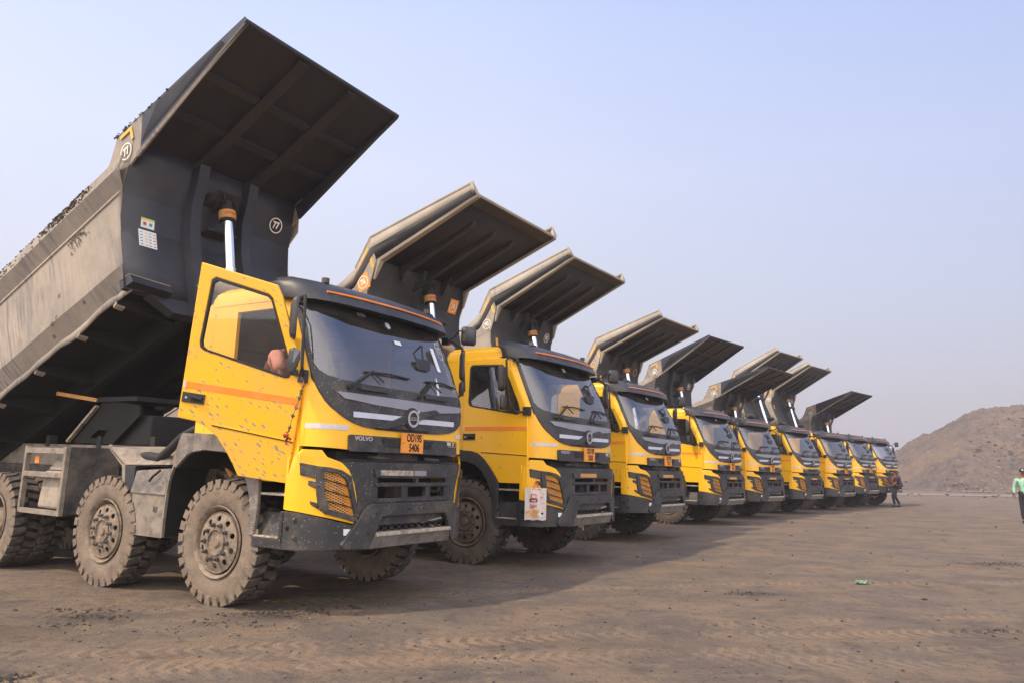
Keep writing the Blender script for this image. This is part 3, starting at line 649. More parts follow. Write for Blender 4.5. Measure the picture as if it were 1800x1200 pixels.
    for sg in (-1,1):
        it.box((-1.62,sg*.62-.25,1.78),(-1.10,sg*.62+.25,1.95),'seat_fabric')
        it.hexa([(-1.70,sg*.62-.25,1.93),(-1.52,sg*.62-.25,1.93),(-1.52,sg*.62+.25,1.93),(-1.70,sg*.62+.25,1.93),(-1.78,sg*.62-.22,2.55),(-1.66,sg*.62-.22,2.55),(-1.66,sg*.62+.22,2.55),(-1.78,sg*.62+.22,2.55)],'seat_fabric')
        it.box((-1.77,sg*.62-.13,2.57),(-1.67,sg*.62+.13,2.76),'seat_fabric')
    it.build('interior',cab,bevel=.02)
    sw=MB(); cx,cy,cz=-.86,-.55,2.24; pts=[]
    for i in range(25):
        t=2*math.pi*i/24; pts.append((cx+.22*math.cos(t)*.55,cy+.22*math.sin(t),cz+.22*math.cos(t)*.83))
    sw.tube(pts,.014,'rubber',6,caps=False); sw.tube([(cx,cy,cz),(-.5,cy,1.95)],.03,'rubber',8); sw.bar((cx,cy-.2,cz),(cx,cy+.2,cz),.03,.02,'rubber')
    sw.build('steering_wheel',cab,smooth=40)
    # black shield under the windscreen + surround
    hl=[(0,1.712),(.50,1.722),(.70,1.742),(.82,1.768),(.90,1.80),(.98,1.845),(1.05,1.90),(1.10,1.96),(1.135,2.04),(1.155,2.10),(1.172,2.16)]
    top=[(1.172,2.16),(1.165,2.55),(1.155,2.99)]
    outer=[(-a,b) for a,b in hl[::-1]][:-1]+hl+top[1:]+[(-a,b) for a,b in top[::-1]][:-1]
    gl=[(0,2.15),(.6,2.155),(.95,2.175),(1.07,2.205),(1.12,2.25),(1.142,2.32),(1.13,2.93),(1.11,2.965),(0,2.968)]
    glass_=[(-a,b) for a,b in gl[::-1]][1:-1]+[gl[0]]+gl[1:]
    glass_=[gl[-1]]+[(-a,b) for a,b in gl[-2:0:-1]]+gl[0:-1]
    b=MB(); bent(b,outer,BP,CAB,.0,.016,[glass_]); b.build('front_panel',root,smooth=30,bevel=.003)
    gsh=MB(); bm=plate_bm(glass_,(),0,CUTS)
    for zc in (2.2,2.26,2.33,2.42,2.52,2.62,2.72,2.82,2.9): bmesh.ops.bisect_plane(bm,geom=bm.verts[:]+bm.edges[:]+bm.faces[:],plane_co=(0,zc,0),plane_no=(0,1,0),dist=1e-5)
    gsh.bmesh_in(bm,'windscreen_glass',lambda c:(interp(c.x,CAB)+csh(c.y)+.004+.05*math.sin(math.pi*max(0,min(1,(c.y-2.15)/.82)))*math.sqrt(max(0,1-(abs(c.x)/1.145)**4)),c.x,c.y)); bm.free()
    ws=gsh.build('windscreen',root,smooth=60)
    tint=MB(); bm=plate_bm([(-1.12,2.86),(1.12,2.86),(1.10,2.96),(-1.10,2.96)],(),0,CUTS); tint.bmesh_in(bm,'rubber',lambda c:(interp(c.x,CAB)+csh(c.y)-.01,c.x,c.y)); bm.free(); tint.build('dark_band',ws,smooth=60)  # dark strip behind the glass top, stands for the visor interior
    # stripes, emblem, bar
    s=MB(); bent(s,[(-1.02,2.055),(-.935,1.995),(-.55,1.962),(0,1.945),(.5,1.955),(.93,1.99),(1.0,2.01),(1.02,2.055),(.52,2.05),(-.52,2.05)],'grey_reflective',CAB,.018,.004); s.build('reflective_strip',root)
    s=MB(); bent(s,[(-.83,1.823),(-.17,1.823),(-.06,1.876),(-.83,1.876)],'silver_reflective',CAB,.018,.004); bent(s,[(.10,1.812),(.80,1.821),(.81,1.876),(.16,1.868)],'silver_reflective',CAB,.018,.004); s.build('reflective_strip',root)
    for sg in (-1,1):
        s=MB(); P=[(.855,1.738),(1.195,1.743),(1.195,1.696),(.885,1.692)]; bent(s,[(sg*a,z) for a,z in P],'white_reflective',CAB,.001,.004); s.build('reflective_strip',root)
    s=MB(); bent(s,[(-.54,1.735),(-.40,1.728),(-.10,1.80),(.10,1.84),(.50,1.965),(.42,1.985),(.10,1.935),(-.10,1.895)],BP,CAB,.020,.018); s.build('diagonal_bar',root,bevel=.006)
    s=MB(); bent(s,[(-.52,1.722),(.30,1.722),(.30,1.745),(-.52,1.745)],'black_void',CAB,.017,.002); s.build('air_slot',root)
    e=MB(); u0=.035+csh(1.86)+.045
    F=lambda x,y,z:(u0+z,x,1.86+y)
    bm=plate_bm([(x*.92,y) for x,y in circ(0,0,.115,30)],(),.03); e.bmesh_in(bm,BP,lambda c:(u0-.035+c.z,c.x,1.86+c.y)); bm.free()
    bm=plate_bm(circ(0,0,.090,30),[circ(0,0,.066,30)],.008); e.bmesh_in(bm,'emblem_silver',lambda c:F(c.x,c.y,c.z)); bm.free()
    bm=plate_bm([(-.075,-.017),(.075,-.017),(.075,.017),(-.075,.017)],(),.009); e.bmesh_in(bm,'emblem_silver',lambda c:F(c.x,c.y,c.z)); bm.free()
    bm=plate_bm([(.055,.055),(.09,.062),(.10,.10),(.062,.09)],(),.008); e.bmesh_in(bm,'emblem_silver',lambda c:F(c.x,c.y,c.z)); bm.free()
    text(e,'VOLVO',.036,'ink_black',lambda x,y,z:F(x,y,.0105+z),.001,1.05,.001)
    e.build('emblem',root)
    # lower black strip with lettering and honeycomb
    p=MB(); bent(p,rrect(-.875,1.497,.872,1.655,.022),BP,CAB,.006,.016); strip=p.build('grille_strip',root,bevel=.004)
    t=MB(); uu=lambda v,z:interp(v,CAB)+csh(z)+.0225
    text(t,'VOLVO',.056,'emblem_silver',lambda x,y,z:(uu(-.69+x,1.62)+z,-.69+x,1.622+y),.002,1.25,.002)
    t.build('lettering',strip)
    t=MB(); t.box((uu(.73,1.62)-.004,.635,1.592),(uu(.73,1.62)+.003,.825,1.648),'emblem_silver'); t.box((uu(.73,1.62)+.002,.642,1.598),(uu(.73,1.62)+.004,.818,1.642),'ink_black')
    text(t,'FM',.05,'ink_white',lambda x,y,z:(uu(.73,1.62)+.005+z,.695+x,1.62+y),.001,1.1,.001); text(t,'X',.05,'ink_yellow',lambda x,y,z:(uu(.73,1.62)+.005+z,.775+x,1.62+y),.001,1.3,.002)
    t.build('model_badge',strip)
    hx=MB(); P=[(-.445,1.635),(.40,1.635),(.335,1.552),(-.41,1.552)]
    bent(hx,P,'black_void',CAB,.0225,.001); 
    lattice(hx,P,BP,CAB,.026,.020,.005,.006,26,-26,csh); hx.build('honeycomb_grille',strip)
    # plinth gap
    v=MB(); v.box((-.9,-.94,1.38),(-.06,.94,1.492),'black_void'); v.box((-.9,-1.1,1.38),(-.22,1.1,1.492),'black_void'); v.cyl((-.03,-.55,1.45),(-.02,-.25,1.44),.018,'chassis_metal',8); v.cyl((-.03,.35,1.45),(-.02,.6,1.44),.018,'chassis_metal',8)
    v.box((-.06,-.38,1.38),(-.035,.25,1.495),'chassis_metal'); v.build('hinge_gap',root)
    # wipers
    for (bx,bz,jx,jz,ex0,ez0,ex1,ez1) in ((-.883,2.107,-.564,2.30,-.66,2.285,.0,2.297),(.123,2.10,.40,2.29,.30,2.29,.90,2.285)):
        w_=MB(); G=lambda v,z,o:(interp(v,CAB)+csh(z)+o,v,z)
        w_.tube([G(bx,bz,.0),G(bx,bz,.05)],.024,'rubber',10); w_.bar(G(bx,bz,.045),G(jx,jz,.068),.018,.030,'rubber',up=(0,-.5,.8)); w_.bar(G(jx,jz,.05),G(jx+.14,jz-.10,.045),.01,.014,'rubber')
        w_.tube([G(ex0,ez0,.045),G((ex0+ex1)/2,ez0+.012,.06),G(ex1,ez1-.012,.045)],.011,'rubber',6)
        w_.box((interp(bx+.3,CAB)+csh(2.12)+.015,bx+.10,2.095),(interp(bx+.3,CAB)+csh(2.12)+.045,bx+.52,2.122),'black_plastic')
        w_.build('wiper',root)
    # sun visor
    UF=[(0,-.17),(.5,-.20),(.8,-.25),(.95,-.29),(1.1,-.36),(1.18,-.46),(1.23,-.60),(1.245,-.72)]
    vs=[-1.245,-1.23,-1.205,-1.18,-1.14,-1.1,-1.03,-.95,-.8,-.5,-.25,0,.25,.5,.8,.95,1.03,1.1,1.14,1.18,1.205,1.23,1.245]
    rows=[]
    for du,dz in ((-.20,.015),(0,0),(-.012,.02),(-.045,.085),(-.10,.155),(-.20,.215),(-.34,.25),(-.55,.262)):
        row=[]
        for v_ in vs:
            u=interp(v_,UF); f_=1 if abs(v_)<1.1 else max(.25,1-(abs(v_)-1.1)/.145*.75)
            row.append((max(u+du*f_,-.95) if abs(v_)>1.2 else u+du*f_,v_,2.955+dz*(.55+.45*f_)+(.012*(abs(v_)/1.2)**2)))
        rows.append(row)
    vz=MB(); vz.grid(rows,'black_plastic'); 
    for vv in (-.84,.84): vz.cyl((-.48,vv,3.19),(-.48,vv,3.235),.035,'chassis_metal',12)
    visor=vz.build('sun_visor',root,smooth=35,solid=.012)
    st=MB(); pts=[]
    for i in range(-12,13):
        v_=i/12*.95; pts.append((interp(v_,UF)-.052+.012,v_,2.955+.10+.006))
    st.tube(pts,.0115,'orange_reflective',6); st.build('light_strip',visor,smooth=60)
    # exhaust, snorkel etc. behind the cab
def make_front(root,muddy):
    BP='black_dusty' if muddy else 'black_plastic'; Y='yellow_paint'
    # bumper: centre block with air openings
    m=MB()
    bent(m,[(-.96,1.40),(-.88,1.31),(-.80,1.15),(-.765,.95),(-.765,.80),(.765,.80),(.765,.95),(.80,1.15),(.88,1.31),(.96,1.40)],BP,BUM,-.02,.05,
        [rrect(-.545,1.055,-.195,1.165,.02),rrect(-.105,1.06,.195,1.163,.02),rrect(.275,1.058,.53,1.16,.02),rrect(-.55,1.205,.02,1.248,.008),rrect(.06,1.205,.55,1.248,.008)])
    # protruding ledge frame
    bent(m,[(-.60,1.26),(.60,1.26),(.66,1.335),(-.62,1.335)],BP,BUM,.03,.018); 
    bent(m,rrect(-.60,1.17,.60,1.20,.01),BP,BUM,.03,.02); bent(m,rrect(-.60,1.02,.60,1.048,.01),BP,BUM,.03,.014)
    m.hexa([(-.3,-1.0,1.405),(.06,-.94,1.405),(.06,.94,1.405),(-.3,1.0,1.405),(-.3,-.9,1.43),(-.0,-.80,1.425),(-.0,.80,1.425),(-.3,.9,1.43)],BP)
    bmp=m.build('bumper',root,smooth=30,bevel=.007)
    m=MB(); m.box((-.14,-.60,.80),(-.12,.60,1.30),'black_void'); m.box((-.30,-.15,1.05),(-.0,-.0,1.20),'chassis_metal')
    for y in (.02,.07): m.cyl((-.05,y,1.06),(-.05,y,1.16),.01,'chassis_metal',6)
    m.build('radiator',root)
    rp=MB()
    if muddy:
        for a,b_,mm in ((-.537,-.352,'ink_yellow'),(-.348,-.06,'ink_yellow'),(-.04,.165,'grey_reflective')): bent(rp,[(a,1.275),(b_,1.275),(b_,1.325),(a,1.325)],mm if mm!='ink_yellow' else 'step_metal',BUM,.049,.002)
    else:
        bent(rp,[(-.42,1.27),(.08,1.27),(.08,1.325),(-.42,1.325)],'collar_orange',BUM,.049,.002)
    rp.build('reflective_plate',root)
    # corner pieces, bull bar
    for sg in (-1,1):
        m=MB(); P=[(1.25,.93),(1.05,.872),(.80,.808),(.78,.70),(.90,.59),(1.25,.585)]
        bent(m,[(sg*a,z) for a,z in P],BP,BULL,-.03,.03); m.box((-.42,min(sg*1.20,sg*1.25),.585),(-.355,max(sg*1.20,sg*1.25),.925),BP)
        for bx,bz in ((1.22,.86),(1.215,.695)): m.cyl((interp(bx,BULL)-.02,sg*bx,bz),(interp(bx,BULL)+.012,sg*(bx+.008),bz),.022,BP,12)
        m.cyl((interp(1.237,BULL)-.02,sg*1.235,.78),(interp(1.237,BULL)+.004,sg*1.245,.78),.022,'black_void',12)
        cp=m.build('bumper_corner',root,smooth=30,bevel=.006)
        r=MB(); bent(r,[(sg*a,z) for a,z in ((.90,.78),(.82,.775),(.828,.715),(.897,.722))],'sticker_white',BULL,.001,.004); r.build('reflector',cp)
    m=MB()
    bent(m,[(-.66,1.005),(-.74,.945),(-.80,.84),(-.93,.64),(-.90,.595),(-.66,.590),(-.585,.735),(-.51,.888),(.51,.888),(.585,.735),(.66,.590),(.90,.595),(.93,.64),(.80,.84),(.74,.945),(.66,1.005)],BP,BULL,-.012,.045)
    for bx,bz in ((.67,.745),(.585,.93),(.11,.953)):
        for sg in (-1,1): m.cyl((interp(bx,BULL)+.03,sg*bx,bz),(interp(bx,BULL)+.042,sg*bx,bz),.018,BP,12)
    m.build('bull_bar',root,smooth=30,bevel=.008)
    g=MB(); P=[(-.59,.70),(.59,.70),(.52,.895),(-.52,.895)]; g.box((.02,-.62,.68),(.03,.62,.90),'black_void'); lattice(g,P,BP,[(0,.10),(1.3,.06)],.0,.055,.010,.01,32,-32); g.build('lower_grille',root)
    s=MB()
    s.hexa([(-.10,-.74,.575),(.12,-.72,.582),(.12,.72,.582),(-.10,.74,.575),(-.10,-.74,.59),(.185,-.585,.705),(.185,.585,.705),(-.10,.74,.59)],'skid_plate')
    s.box((.10,-.59,.702),(.205,.59,.738),'step_metal')
    for y in (.10,.32,.44): s.tube([(.15,y,.738),(.15,y,.765)],.022,'chassis_metal',8)
    s.tube([(.13,.16,.80),(.13,.50,.83)],.012,'step_metal',8)
    s.build('skid_plate',root,bevel=.006)
    # lamp surround, lamp and guard on each side
    for sg in (-1,1):
        T=lambda P:[(-sg*a,z) for a,z in P]   # lists below are written for the right side (negative v)
        m=MB(); out=[(-1.205,1.50),(-1.10,1.497),(-1.065,1.435),(-.95,1.388),(-.875,1.315),(-.815,1.18),(-.79,1.08),(-.77,.95),(-.752,.84),(-.77,.815),(-.85,.835),(-1.08,.892),(-1.248,.94),(-1.248,1.25),(-1.235,1.43)]
        holeP=[(-1.105,1.318),(-.985,1.294),(-.918,1.245),(-.875,1.13),(-.85,1.04),(-.80,.880),(-1.05,.952),(-1.085,1.08)]
        bent(m,T(out),Y,BUM,.0,.03,[T(holeP)]); m.box((-.62,min(sg*1.20,sg*1.246),.94),(-.345,max(sg*1.20,sg*1.246),1.30),Y) if False else None
        m.box((-.38,min(sg*1.215,sg*1.247),.945),(-.352,max(sg*1.215,sg*1.247),1.42),Y)
        m.build('lamp_surround',root,smooth=30,bevel=.010)
        lm=MB(); bent(lm,T(holeP),'lamp_lens',BUM,-.02,.01); lamp=lm.build('headlight',root,smooth=40)
        ms=MB(); lattice(ms,T(holeP),'lamp_mesh',BUM,.034,.0205,.0055,.005,30,-30); bent(ms,T([(-.918,1.24),(-.875,1.13),(-.80,.882),(-.825,.887),(-.895,1.13),(-.94,1.25)]),'plate_orange',BUM,-.008,.02); ms.build('lamp_mesh',lamp)
        gd=MB()
        guard=[(-1.138,1.350),(-1.06,1.342),(-.965,1.318),(-.880,1.262),(-.850,1.16),(-.822,1.06),(-.755,.842),(-.83,.850),(-1.065,.918),(-1.105,.975),(-1.122,1.10)]
        gin=[(-1.098,1.308),(-.99,1.286),(-.925,1.238),(-.885,1.13),(-.858,1.04),(-.812,.893),(-1.045,.962),(-1.078,1.09)]
        bent(gd,T(guard),BP,BUM,.036,.028,[T(gin)])
        bent(gd,T([(-1.222,1.375),(-1.135,1.352),(-1.135,1.235),(-1.215,1.262)]),BP,BUM,.032,.022)
        bent(gd,T([(-1.17,1.215),(-1.10,1.195),(-1.10,1.125),(-1.17,1.175)]),BP,BUM,.032,.022)
        bent(gd,T([(-1.155,1.03),(-1.09,1.005),(-1.075,.935),(-1.15,1.0)]),BP,BUM,.032,.022)
        for z0,z1 in ((1.235,1.155),(1.14,1.055),(1.045,.965)):
            a0,a1=-1.085,-.85+(1.155-z1)*.2
            pts=[(interp(t,BUM)+.050,(-sg)*t,z0+(z1-z0)*(t-a0)/(a1-a0)) for t in (a0,-1.0,-.93,a1)]
            gd.tube(pts,.0065,'rubber',6)
        for bx,bz in ((-1.12,1.165),(-1.12,.985),(-.79,.88)): gd.cyl((interp(bx,BUM)+.05,(-sg)*bx,bz),(interp(bx,BUM)+.066,(-sg)*bx,bz),.012,'rubber',8)
        gd.build('lamp_guard',root,bevel=.004)
        # steps between bumper and front wheel
        s=MB(); y0,y1=sg*.86,sg*1.235; lo,hi=min(y0,y1),max(y0,y1)
        s.box((-.80,lo,.58),(-.43,hi,.672),BP); s.box((-.80,min(sg*.82,sg*.86),.60),(-.36,max(sg*.82,sg*.86),1.17),BP)
        ylo,yhi=min(sg*.95,sg*1.2),max(sg*.95,sg*1.2)
        s.box((-.79,ylo,.675),(-.37,yhi,.90),'black_void') if False else None
        st=s.build('step_box',root,bevel=.008)
        t=MB(); t.box((-.79,min(sg*.95,sg*1.238),.673),(-.44,max(sg*.95,sg*1.238),.690),'step_metal'); t.build('step_tread',st,bevel=.004)
        t=MB(); t.box((-.74,min(sg*.95,sg*1.22),1.062),(-.35,max(sg*.95,sg*1.22),1.085),'step_metal'); t.build('step_tread',st,bevel=.004)
        t=MB(); t.hexa([(-.80,sg*1.16,.675),(-.43,sg*1.16,.675),(-.43,sg*1.19,.675),(-.80,sg*1.19,.675),(-.80,sg*1.08,.90),(-.43,sg*1.08,.90),(-.43,sg*1.11,.90),(-.80,sg*1.11,.90)],BP); t.build('kick_panel',st)
def make_mirrors(root,folded=False):
    arm=MB(); A=[(-.42,-1.20,2.93),(-.30,-1.27,2.95),(-.23,-1.32,2.93),(-.215,-1.33,2.85),(-.20,-1.33,2.5),(-.19,-1.33,2.25),(-.22,-1.28,2.19),(-.28,-1.22,2.18)]
    if not folded: A=[(-.50,-1.20,2.93),(-.52,-1.36,2.95),(-.54,-1.42,2.90),(-.52,-1.42,2.6),(-.46,-1.42,2.25),(-.40,-1.36,2.16),(-.30,-1.22,2.17)]
    arm.tube(A,.016,'rubber',8); arm.box((A[0][0]-.05,-1.24,2.90),(A[0][0]+.03,-1.195,2.96),'black_plastic'); arm.box((-.34,-1.27,2.12),(-.24,-1.195,2.24),'black_plastic')
    arm.build('mirror_arm',root,smooth=40)
    def head(name,x,y,z,hw,hh,ang,extra=False):
        m=MB(); n=10; rings=[]
        for d,s_ in ((.05,.62),(.035,.9),(.0,1.0),(-.012,.97)):
            P=rrect(-hw*s_,-hh*s_,hw*s_,hh*s_,min(hw,hh)*.42*s_,3); rings.append([(d,a,b) for a,b in P])
        ca,sa=math.cos(ang),math.sin(ang)
        k=len(rings[0]); o=len(m.v); mi=m.mi('black_plastic'); mg=m.mi('mirror_glass')
        for r_ in rings:
            for d,a,b in r_: m.v.append((x+d*ca-a*sa,y+d*sa+a*ca,z+b))
        for i in range(len(rings)-1):
            for j in range(k): m.f.append([o+i*k+j,o+i*k+(j+1)%k,o+(i+1)*k+(j+1)%k,o+(i+1)*k+j]); m.m.append(mi)
        m.f.append([o+j for j in range(k)]); m.m.append(mi); m.f.append([o+(len(rings)-1)*k+j for j in range(k)]); m.m.append(mg)
        return m.build(name,root,smooth=50)
    if folded:
        head('mirror',-.33,-1.33,2.72,.105,.205,R(232)); head('mirror',-.27,-1.345,2.30,.085,.13,R(205))
    else:
        head('mirror',-.60,-1.45,2.64,.105,.185,R(12)); head('mirror',-.57,-1.44,2.29,.095,.11,R(12))
    # left side arm and its mirrors
    arm=MB(); arm.tube([(-.50,1.20,2.93),(-.36,1.26,2.90),(-.27,1.32,2.82),(-.25,1.33,2.6),(-.22,1.33,2.3),(-.25,1.24,2.2)],.016,'rubber',8); arm.tube([(-.42,1.20,2.90),(-.20,1.05,2.92),(-.10,1.0,2.98),(-.04,1.05,2.97)],.010,'rubber',8); arm.box((-.5,1.19,2.86),(-.40,1.25,2.95),'black_plastic'); arm.box((-.32,1.195,2.14),(-.24,1.26,2.24),'black_plastic')
    arm.build('mirror_arm',root,smooth=40)
    head('mirror',-.30,1.40,2.62,.115,.19,R(217)); head('mirror',-.28,1.38,2.33,.085,.09,R(217))
    head('front_mirror',-.04,1.12,2.93,.095,.115,R(-40)) 
    # windscreen mirror hanging in front of the glass
    m=MB(); m.tube([(-.33,.62,2.80),(-.28,.5,2.74),(-.12,.33,2.68),(-.08,.31,2.54)],.010,'rubber',8)
    P=rrect(-.115,-.062,.115,.062,.03,3); bm=plate_bm(P,(),.03); m.bmesh_in(bm,'black_plastic',lambda c:(-.05-c.z,.30+c.x,2.475+c.y)); bm.free()
    m.build('kerb_mirror',root,smooth=40,bevel=.006)
def make_chassis(root,muddy):
    m=MB()
    for sg in (-1,1):
        y=sg*.42; m.box((-9.3,y-.04,.92),(-.4,y+.04,1.20),'chassis_metal'); m.box((-9.2,y-.045,1.205),(-2.35,y+.045,1.50),'dusty_metal' if sg<0 else 'chassis_metal')
        for x in (-3.7,-4.9,-6.2): m.box((x-.05,y-.06,1.40),(x+.05,y+.055,1.62),'rubber')
    for x in (-.9,-2.3,-3.9,-5.4,-6.9,-8.3,-9.1): m.box((x-.08,-.38,.98),(x+.08,.38,1.16),'chassis_metal')
    m.box((-8.55,-.5,1.05),(-8.25,.5,1.3),'chassis_metal')
    m.build('chassis_frame',root,bevel=.006)
    m=MB(); m.box((-1.9,-.36,.75),(-.5,.36,1.48),'chassis_metal'); m.box((-1.95,-.8,1.25),(-.6,.8,1.48),'black_void'); m.box((-3.2,-.2,.7),(-1.9,.2,1.1),'chassis_metal')
    m.tube([(-2.05,-.6,1.5),(-1.95,-.75,1.35),(-1.7,-.8,1.2)],.03,'collar_orange',8); m.build('engine',root,bevel=.02)
    for x in (-1.315,-3.29,-5.85,-7.25):
        m=MB(); m.cyl((x,-.9,.60),(x,.9,.60),.075,'chassis_metal',12); m.box((x-.13,-.17,.48),(x+.13,.17,.74),'chassis_metal')
        if x>-5:
            for sg in (-1,1):
                m.hexa([(x-.75,sg*.52-.04,.74),(x+.75,sg*.52-.04,.74),(x+.75,sg*.52+.04,.74),(x-.75,sg*.52+.04,.74),(x-.75,sg*.52-.04,.78),(x+.75,sg*.52-.04,.78),(x+.75,sg*.52+.04,.78),(x-.75,sg*.52+.04,.78)],'chassis_metal')
                m.box((x-.09,sg*.52-.05,.62),(x+.09,sg*.52+.05,.9),'chassis_metal')
                # kinked wheel station hub
                m.cyl((x,sg*.72,.60),(x,sg*.92,.60),.20,'chassis_metal',16)
        m.build('axle',root,bevel=.01)
    # fenders of the first axle
    FM='fender_splash' if muddy else 'black_plastic'
    outA=[(-2.13,1.33),(-2.03,1.60),(-2.0,1.635),(-1.43,1.63),(-1.39,1.61),(-1.22,1.60),(-1.12,1.57),(-1.0,1.49),(-.88,1.36),(-.80,1.255),(-.745,1.17),(-.74,.92),(-.77,.68)]
    inA=[(-.83,.68),(-.845,.92),(-.89,1.08),(-.96,1.22),(-1.05,1.33),(-1.17,1.415),(-1.30,1.45),(-1.62,1.465),(-1.80,1.44),(-1.90,1.40),(-2.06,1.27)]
    for sg in (-1,1):
        m=MB(); side_plate(m,outA+inA,(-1.245 if sg<0 else 1.205),.04,FM)
        rows=[[(a,sg*1.21,b) for a,b in inA],[(a,sg*.72,b) for a,b in inA]]; m.grid(rows,'rubber'); 
        rows=[[(a,sg*1.21,b-.0) for a,b in outA[:3]],[(a,sg*.8,b) for a,b in outA[:3]]]; m.grid(rows,FM)
        m.box((-2.0,min(sg*.8,sg*1.2),1.60),(-1.4,max(sg*.8,sg*1.2),1.632),FM)
        m.build('fender',root,bevel=.008)
    pts=[(-2.11,1.32),(-2.17,1.18),(-2.20,1.0),(-2.21,.8),(-2.21,.55)]
    for sg in (-1,1):
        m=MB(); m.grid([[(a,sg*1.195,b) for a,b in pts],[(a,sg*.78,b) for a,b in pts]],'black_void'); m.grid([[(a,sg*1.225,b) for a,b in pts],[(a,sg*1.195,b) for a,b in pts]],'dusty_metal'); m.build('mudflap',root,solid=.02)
    # second axle mudguard
    m=MB()
    for sg in (-1,1):
        P=[(-3.43,1.475),(-3.09,1.27),(-3.02,.94),(-2.84,.95),(-2.86,1.20),(-2.62,1.44),(-2.70,1.475)]
        P2=[(-3.43,1.475),(-3.40,1.505),(-3.04,1.29),(-2.985,.94),(-3.03,.94),(-3.10,1.26)]
        side_plate(m,P2,sg*1.2-.0 if sg<0 else 1.17,.03,'dusty_metal')
        m.hexa([(-3.42,sg*1.2,1.47),(-3.08,sg*1.2,1.27),(-3.08,sg*.55,1.27),(-3.42,sg*.55,1.47),(-3.40,sg*1.2,1.50),(-3.05,sg*1.2,1.29),(-3.05,sg*.55,1.29),(-3.40,sg*.55,1.50)],'chassis_metal')
        m.hexa([(-3.07,sg*1.2,.94),(-2.86,sg*1.19,.94),(-2.86,sg*.55,.94),(-3.07,sg*.55,.94),(-3.10,sg*1.2,1.27),(-2.86,sg*1.19,1.27),(-2.86,sg*.55,1.27),(-3.10,sg*.55,1.27)],'bed_dark_blue')
        m.hexa([(-3.08,sg*1.2,1.275),(-2.3,sg*1.15,1.30),(-2.3,sg*.55,1.30),(-3.08,sg*.55,1.275),(-3.38,sg*1.2,1.475),(-2.5,sg*1.0,1.42),(-2.5,sg*.55,1.50),(-3.38,sg*.55,1.50)],'dusty_metal')
    m.build('mudguard',root,bevel=.008)
    m=MB(); m.cyl((-3.12,-1.05,1.40),(-2.55,-1.08,1.36),.055,'rubber',14); m.tube([(-2.58,-1.08,1.37),(-2.40,-1.10,1.46),(-2.20,-1.10,1.60),(-2.02,-1.08,1.68),(-1.88,-1.02,1.70)],.048,'rubber',12); m.tube([(-2.45,-.9,1.30),(-2.25,-.95,1.38),(-2.05,-.9,1.45)],.07,'dusty_plastic',10); m.build('air_hose',root,smooth=40)
    # side tank with sloped cap
    for sg in (-1,1):
        m=MB(); y0,y1=sg*1.21,sg*.6
        m.box((-2.82,min(y0,y1),.54),(-2.24,max(y0,y1),.985),'dusty_metal')
        m.hexa([(-2.84,sg*1.225,.985),(-2.22,sg*1.225,.985),(-2.22,sg*.6,.985),(-2.84,sg*.6,.985),(-2.82,sg*1.19,1.22),(-2.24,sg*1.17,1.26),(-2.24,sg*.6,1.32),(-2.82,sg*.6,1.30)],'fender_splash' if muddy else 'dusty_plastic')
        m.tube([(-2.50,sg*1.235,1.12),(-2.44,sg*1.24,1.17),(-2.36,sg*1.21,1.24)],.014,'rubber',8)
        m.box((-2.42,min(sg*1.213,sg*1.208),.80),(-2.34,max(sg*1.213,sg*1.208),.86),'chassis_metal')
        m.build('side_tank',root,bevel=.015)
        # frame box with reservoir
        m=MB(); ang='dusty_metal'
        xa,xb,za,zb=-5.28,-4.30,.63,1.46; yo=sg*1.2; yi=sg*1.14
        lo,hi=min(yo,yi),max(yo,yi)
        m.box((xa,lo,za),(xa+.05,hi,zb),ang); m.box((xb-.05,lo,za),(xb,hi,zb),ang); m.box((xa+.05,lo,zb-.09),(xb-.05,hi,zb-.02),ang); m.box((xa+.05,lo,za),(xb-.05,hi,za+.06),ang); m.box((xa+.05,lo,1.08),(xb-.05,hi-.002 if sg<0 else hi,1.145),ang)
        m.box((xb-.03,min(sg*1.135,sg*.5),za+.02),(xb-.004,max(sg*1.135,sg*.5),zb),'chassis_metal'); m.box((xa,min(sg*1.135,sg*.5),zb-.03),(xb-.032,max(sg*1.135,sg*.5),zb-.005),'chassis_metal'); m.box((xa,min(sg*1.135,sg*.5),za),(xb-.032,max(sg*1.135,sg*.5),za+.03),'chassis_metal')
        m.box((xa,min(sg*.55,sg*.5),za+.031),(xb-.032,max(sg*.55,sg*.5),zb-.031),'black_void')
        fr=m.build('equipment_rack',root,bevel=.006)
        t=MB(); t.hexa([(-4.98,sg*1.12,.70),(-4.36,sg*1.12,.70),(-4.36,sg*.65,.70),(-4.98,sg*.65,.70),(-4.90,sg*1.12,1.16),(-4.36,sg*1.12,1.16),(-4.36,sg*.65,1.16),(-4.90,sg*.65,1.16)],'dusty_plastic'); t.hexa([(-4.88,sg*1.10,1.165),(-4.38,sg*1.10,1.165),(-4.38,sg*.7,1.165),(-4.88,sg*.7,1.165),(-4.76,sg*1.06,1.30),(-4.40,sg*1.06,1.30),(-4.40,sg*.75,1.30),(-4.76,sg*.75,1.30)],'dusty_plastic')
        t.build('reservoir',fr,bevel=.03)
    t=MB(); t.box((-5.0,-.36,1.505),(-3.95,.36,1.90),'bed_under'); t.tube([(-4.2,-.1,1.98),(-4.2,-.1,2.03)],.08,'rubber',12); t.build('dark_infill',root,bevel=.03)  # dark box added to close off the sky showing under the bed
    t=MB(); t.box((-5.12,-1.142,1.25),(-5.02,-1.13,1.33),'orange_reflective'); t.build('reflector',root)
